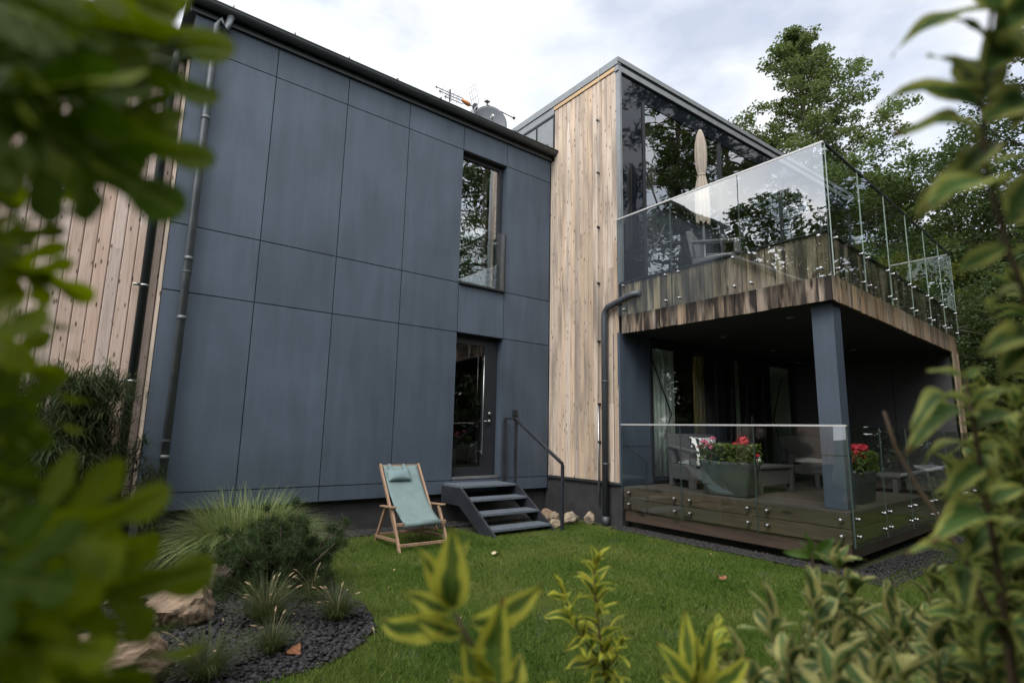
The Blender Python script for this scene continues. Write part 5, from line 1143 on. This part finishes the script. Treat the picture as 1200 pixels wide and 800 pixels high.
# 5: tall shrub on the right
wg = thing('weigela_shrub', 'tall arching weigela with drooping yellow green leaves up the right side', CAT, (1.40, .14, 0), 0, GW_)
sm, lm = MB(), MB(); D = .74
main = [at(1215, 1200, .70), at(1195, 860, D), at(1175, 700, D), at(1158, 600, D), at(1145, 520, D), at(1130, 440, D)]
sm.tube([(1.40, .15, -.03)]+main, [.011, .009, .007, .005, .004, .003, .0018], 8)
for b, t, w, bd in [((1130, 442), (1078, 432), .42, .05), ((1131, 445), (1160, 428), .42, .3), ((1135, 470), (1056, 500), .30, .28), ((1137, 475), (1205, 452), .34, .3), ((1140, 490), (1054, 520), .32, .35), ((1141, 500), (1200, 480), .4, .2), ((1146, 520), (1068, 542), .34, .3), ((1148, 525), (1196, 540), .4, .3), ((1150, 545), (1100, 590), .4, .3),
                    ((1158, 575), (1078, 580), .34, .25), ((1160, 590), (1215, 570), .4, .2), ((1150, 530), (1150, 590), .45, .2), ((1163, 610), (1090, 625), .40, .3), ((1165, 625), (1220, 610), .42, .2), ((1128, 660), (1056, 638), .36, .28), ((1126, 655), (1086, 606), .36, .1), ((1130, 652), (1122, 588), .36, .1), ((1132, 655), (1165, 606), .36, .2), ((1132, 665), (1130, 720), .40, .2), ((1130, 668), (1180, 690), .4, .2),
                    ((1172, 660), (1215, 640), .4, .2), ((1175, 690), (1130, 700), .42, .2), ((1178, 700), (1215, 700), .42, .2), ((1182, 730), (1142, 770), .42, .2), ((1180, 740), (1215, 770), .42, .2)]:
    t = (b[0]+(t[0]-b[0])*.88, b[1]+(t[1]-b[1])*.88); px_leaf(lm, b, t, D+rs.uniform(-.03, .03), D+rs.uniform(-.09, .06), w*1.12, rs, bend=bd, fold=.38, roll=rs.normal(0, .25), up=-_fw*.55+np.array([0, 0, 1.0]))
sm.tube([at(1185, 760, D), at(1150, 700, D), at(1130, 655, D), at(1127, 648, D)], [.005, .004, .0025, .002], 7)
for (x0, y0, x1, y1, Dd) in [(1200, 800, 1195, 480, .88), (1205, 700, 1180, 470, .98), (1210, 760, 1178, 540, .9), (1160, 900, 1150, 720, .8), (1190, 900, 1185, 640, .85), (1215, 560, 1205, 400, .95), (1080, 930, 1085, 830, .7), (1230, 640, 1165, 500, 1.0), (1240, 520, 1190, 340, .9), (1170, 700, 1120, 560, .95), (1190, 640, 1140, 480, 1.0), (1130, 800, 1105, 690, .95), (1200, 820, 1165, 730, .8), (1225, 560, 1150, 455, 1.0), (1230, 800, 1160, 620, 1.05), (1230, 900, 1210, 600, .9)]:
    p0, p1 = at(x0, y0, Dd), at(x1, y1, Dd); sprig(sm, lm, [p0, p0*.5+p1*.5+rs.normal(0, .02, 3), p1], .080, rs, .028, .50, .0035, twist=1.0)
    sm.tube([p0, (p0[0]*.8+1.40*.2, p0[1]*.8+.03, p0[2]*.55), (1.78, .2, -.03)], [.005, .008, .012], 6)
sm.tube([at(1036, 482, .98), at(1050, 525, .98), at(1075, 570, .96), at(1110, 620, .93), at(1150, 690, .9), at(1185, 790, .86)], [.0024, .0034, .0036, .004, .0045, .005], 8)
sm.build('stem', M['twig'], wg, smooth=True); lm.build('leaves', M['var_olive'], wg, smooth=True)
# upper right hanging shoots of the same kind, closer to the lens
wg = thing('weigela_shrub', 'strongly blurred weigela shoot hanging into the top right sky', CAT, (1.15, .02, 0), 0, GW_)
sm, lm = MB(), MB(); D = .58
sm.tube([(1.18, .02, -.03), at(1330, 900, .6), at(1270, 500, D), at(1215, 380, D), at(1180, 290, D), at(1155, 200, D), at(1150, 100, D), at(1165, -10, D), at(1170, -50, D)], [.010, .007, .005, .0032, .0028, .0024, .0022, .002, .0015], 8)
for b, t, w, bd in [((1155, 12), (1044, 58), .27, .22), ((1160, 40), (1215, 0), .36, .2), ((1152, 100), (1088, 62), .30, .1), ((1160, 60), (1120, 20), .30, .2), ((1158, 70), (1215, 50), .36, .2), ((1150, 130), (1030, 112), .30, .25), ((1152, 120), (1128, 62), .40, .1), ((1150, 140), (1215, 110), .34, .2), ((1152, 160), (1050, 150), .26, .2), ((1153, 150), (1135, 110), .40, .1),
                    ((1160, 190), (1070, 258), .34, .25), ((1158, 200), (1215, 180), .4, .2), ((1165, 225), (1085, 235), .34, .3), ((1178, 265), (1215, 200), .4, .2), ((1182, 290), (1120, 318), .36, .3), ((1190, 300), (1225, 290), .4, .2), ((1205, 340), (1155, 362), .36, .3), ((1200, 320), (1232, 360), .4, .2), ((1168, 10), (1200, -30), .4, .2), ((1178, 60), (1230, 90), .4, .2), ((1175, 120), (1225, 170), .4, .2), ((1170, 20), (1120, -20), .35, .2), ((1190, 250), (1235, 240), .4, .2), ((1165, 170), (1120, 215), .4, .25), ((1200, 380), (1175, 440), .4, .25), ((1205, 400), (1150, 410), .35, .3), ((1155, 85), (1185, 30), .4, .1), ((1150, 115), (1190, 150), .4, .2)]:
    px_leaf(lm, b, t, D+rs.uniform(-.02, .02), D+rs.uniform(-.05, .05), w*1.4, rs, bend=bd, fold=.3, roll=rs.normal(0, .35), up=-_fw*.8+np.array([0, 0, .8]))
sm.build('stem', M['twig'], wg, smooth=True); lm.build('leaves', M['var_olive'], wg, smooth=True)

# ------------------------------------------------------------------ lobed leaves close to the lens on the left
from mathutils.geometry import tessellate_polygon
def lobed(m, B, T, rs, face, width=1.0, cup=.10, nl=3):
    """lobed leaf: rounded finger lobes down both sides of the midrib, gently cupped"""
    B, T = np.asarray(B, float), np.asarray(T, float); d = T-B; L = np.linalg.norm(d); d /= L; s = unit(np.cross(d, face)); n = np.cross(s, d)
    def side(sg):
        out = [(0, .012), (.10, .016)]
        for k in range(nl):
            x = .17+.62*k/nl+rs.uniform(-.02, .02); a = rad(rs.uniform(50, 62)-16*k/nl); l = (.27, .36, .31, .22)[k]*width*rs.uniform(.75, 1.15); h = .62/nl*.46*rs.uniform(.85, 1.1)
            c, q = math.cos(a), math.sin(a); ax = np.array([c, q]); pp = np.array([q, -c]); o = np.array([x, .045])
            out.append(tuple(o-np.array([.05, .0])))
            out += [tuple(o+ax*l*.35+pp*-h*-.55*-1), tuple(o+ax*l*.62-pp*h*.95)]
            out += [tuple(o+ax*(l-h*.9)+(ax*math.sin(b)*(1.35 if 1.2 < b < 1.95 else 1)-pp*math.cos(b))*h) for b in np.linspace(0, math.pi, 8)]
            out += [tuple(o+ax*l*.62+pp*h*.85), tuple(o+ax*l*.35+pp*h*.6)]
        h = .085; out += [(.80, .05), (.86, h*.9)]+[(.915+.085*math.sin(b), h*math.cos(b)) for b in np.linspace(0, math.pi/2, 5)]
        return [(x, sg*y) for x, y in out]
    poly = side(1)+side(-1)[::-1][1:]
    ph = rs.uniform(0, 6.28, 3); vs = []
    for x, y in poly:
        z = cup*(y*y*3.0)+.03*math.sin(6*x+ph[0]+5*y)+cup*1.3*x*(1-x)-.16*cup*x*x*4
        vs.append(B+d*L*x+s*L*y+n*L*z)
    tr = tessellate_polygon([[Vector((x, y, 0)) for x, y in poly]])
    m.add(vs, [tuple(t) for t in tr], [(.5+y, x) for x, y in poly])
rs = np.random.default_rng(120)
ok = thing('oak_shrub', 'strongly blurred lobed green leaves hanging close to the lens on the left', 'shrub', (-.35, .15, 0))
sm, lm = MB(), MB()
OAK = [ # base px, tip px, depth, width
 ((-20, 110), (272, 58), .42, .85), ((10, 150), (240, 172), .44, .80), ((-90, 70), (208, 246), .38, .85), ((-40, 10), (262, 40), .45, .70), ((-90, 100), (150, 195), .35, .9), ((-40, -60), (205, 5), .43, .85), ((-90, 150), (95, 235), .39, .9), ((-80, -20), (130, 45), .36, 1.0), ((20, 60), (250, 105), .46, .7), ((-90, 40), (150, 110), .40, .9), ((-60, 60), (200, 140), .48, .7), ((-70, 130), (170, 215), .47, .7), ((-60, -40), (150, 60), .48, .8), ((-90, 0), (60, 130), .34, .9),
 ((-70, 270), (108, 350), .43, .75), ((-90, 370), (102, 402), .44, .7), ((-80, 440), (106, 488), .46, .7), ((-90, 300), (70, 262), .41, .8), ((-90, 520), (60, 450), .39, .8), ((-90, 420), (50, 370), .37, .8), ((-90, 330), (60, 320), .45, .8), ((-90, 400), (70, 440), .47, .8), ((-90, 470), (60, 520), .40, .8), ((-90, 540), (80, 580), .44, .8),
 ((-40, 690), (178, 572), .41, .75), ((-30, 720), (240, 668), .44, .72), ((-90, 600), (90, 610), .38, .9), ((-80, 730), (122, 770), .36, .9), ((-20, 800), (240, 740), .46, .5), ((-100, 760), (80, 830), .35, 1.0), ((-90, 660), (80, 690), .36, .9), ((0, 640), (165, 640), .46, .55), ((-90, 640), (110, 730), .40, .8), ((-90, 760), (100, 800), .42, .8), ((-90, 700), (130, 640), .43, .7), ((-60, 820), (160, 800), .44, .6)]
for i, (b, t, d, w) in enumerate(OAK):
    B, T = at(b[0], b[1], d+rs.uniform(-.02, .02)), at(t[0], t[1], d+rs.uniform(-.03, .03)); face = -_fw*1.0+np.array([0, 0, .55])+rs.normal(0, .2, 3); lobed(lm, B, T, rs, unit(face), w*1.2, nl=4 if i % 3 else 3)
trunk = [(-.33, .17, -.05), at(-140, 900, .42), at(-125, 600, .42), at(-110, 350, .42), at(-95, 100, .42), at(-60, -120, .44)]
sm.tube(trunk, [.014, .011, .009, .007, .005, .003], 8)
for (b, t, d, w) in OAK:
    ye = b[1]+60; p = at(-110, ye, .42); q = at(b[0], b[1], d); sm.tube([p, (p+q)/2+(0, 0, .008), q], [.0028, .0022, .0014], 5)
sm.build('stem', M['twig'], ok, smooth=True); lm.build('leaves', M['oak'], ok, smooth=True)
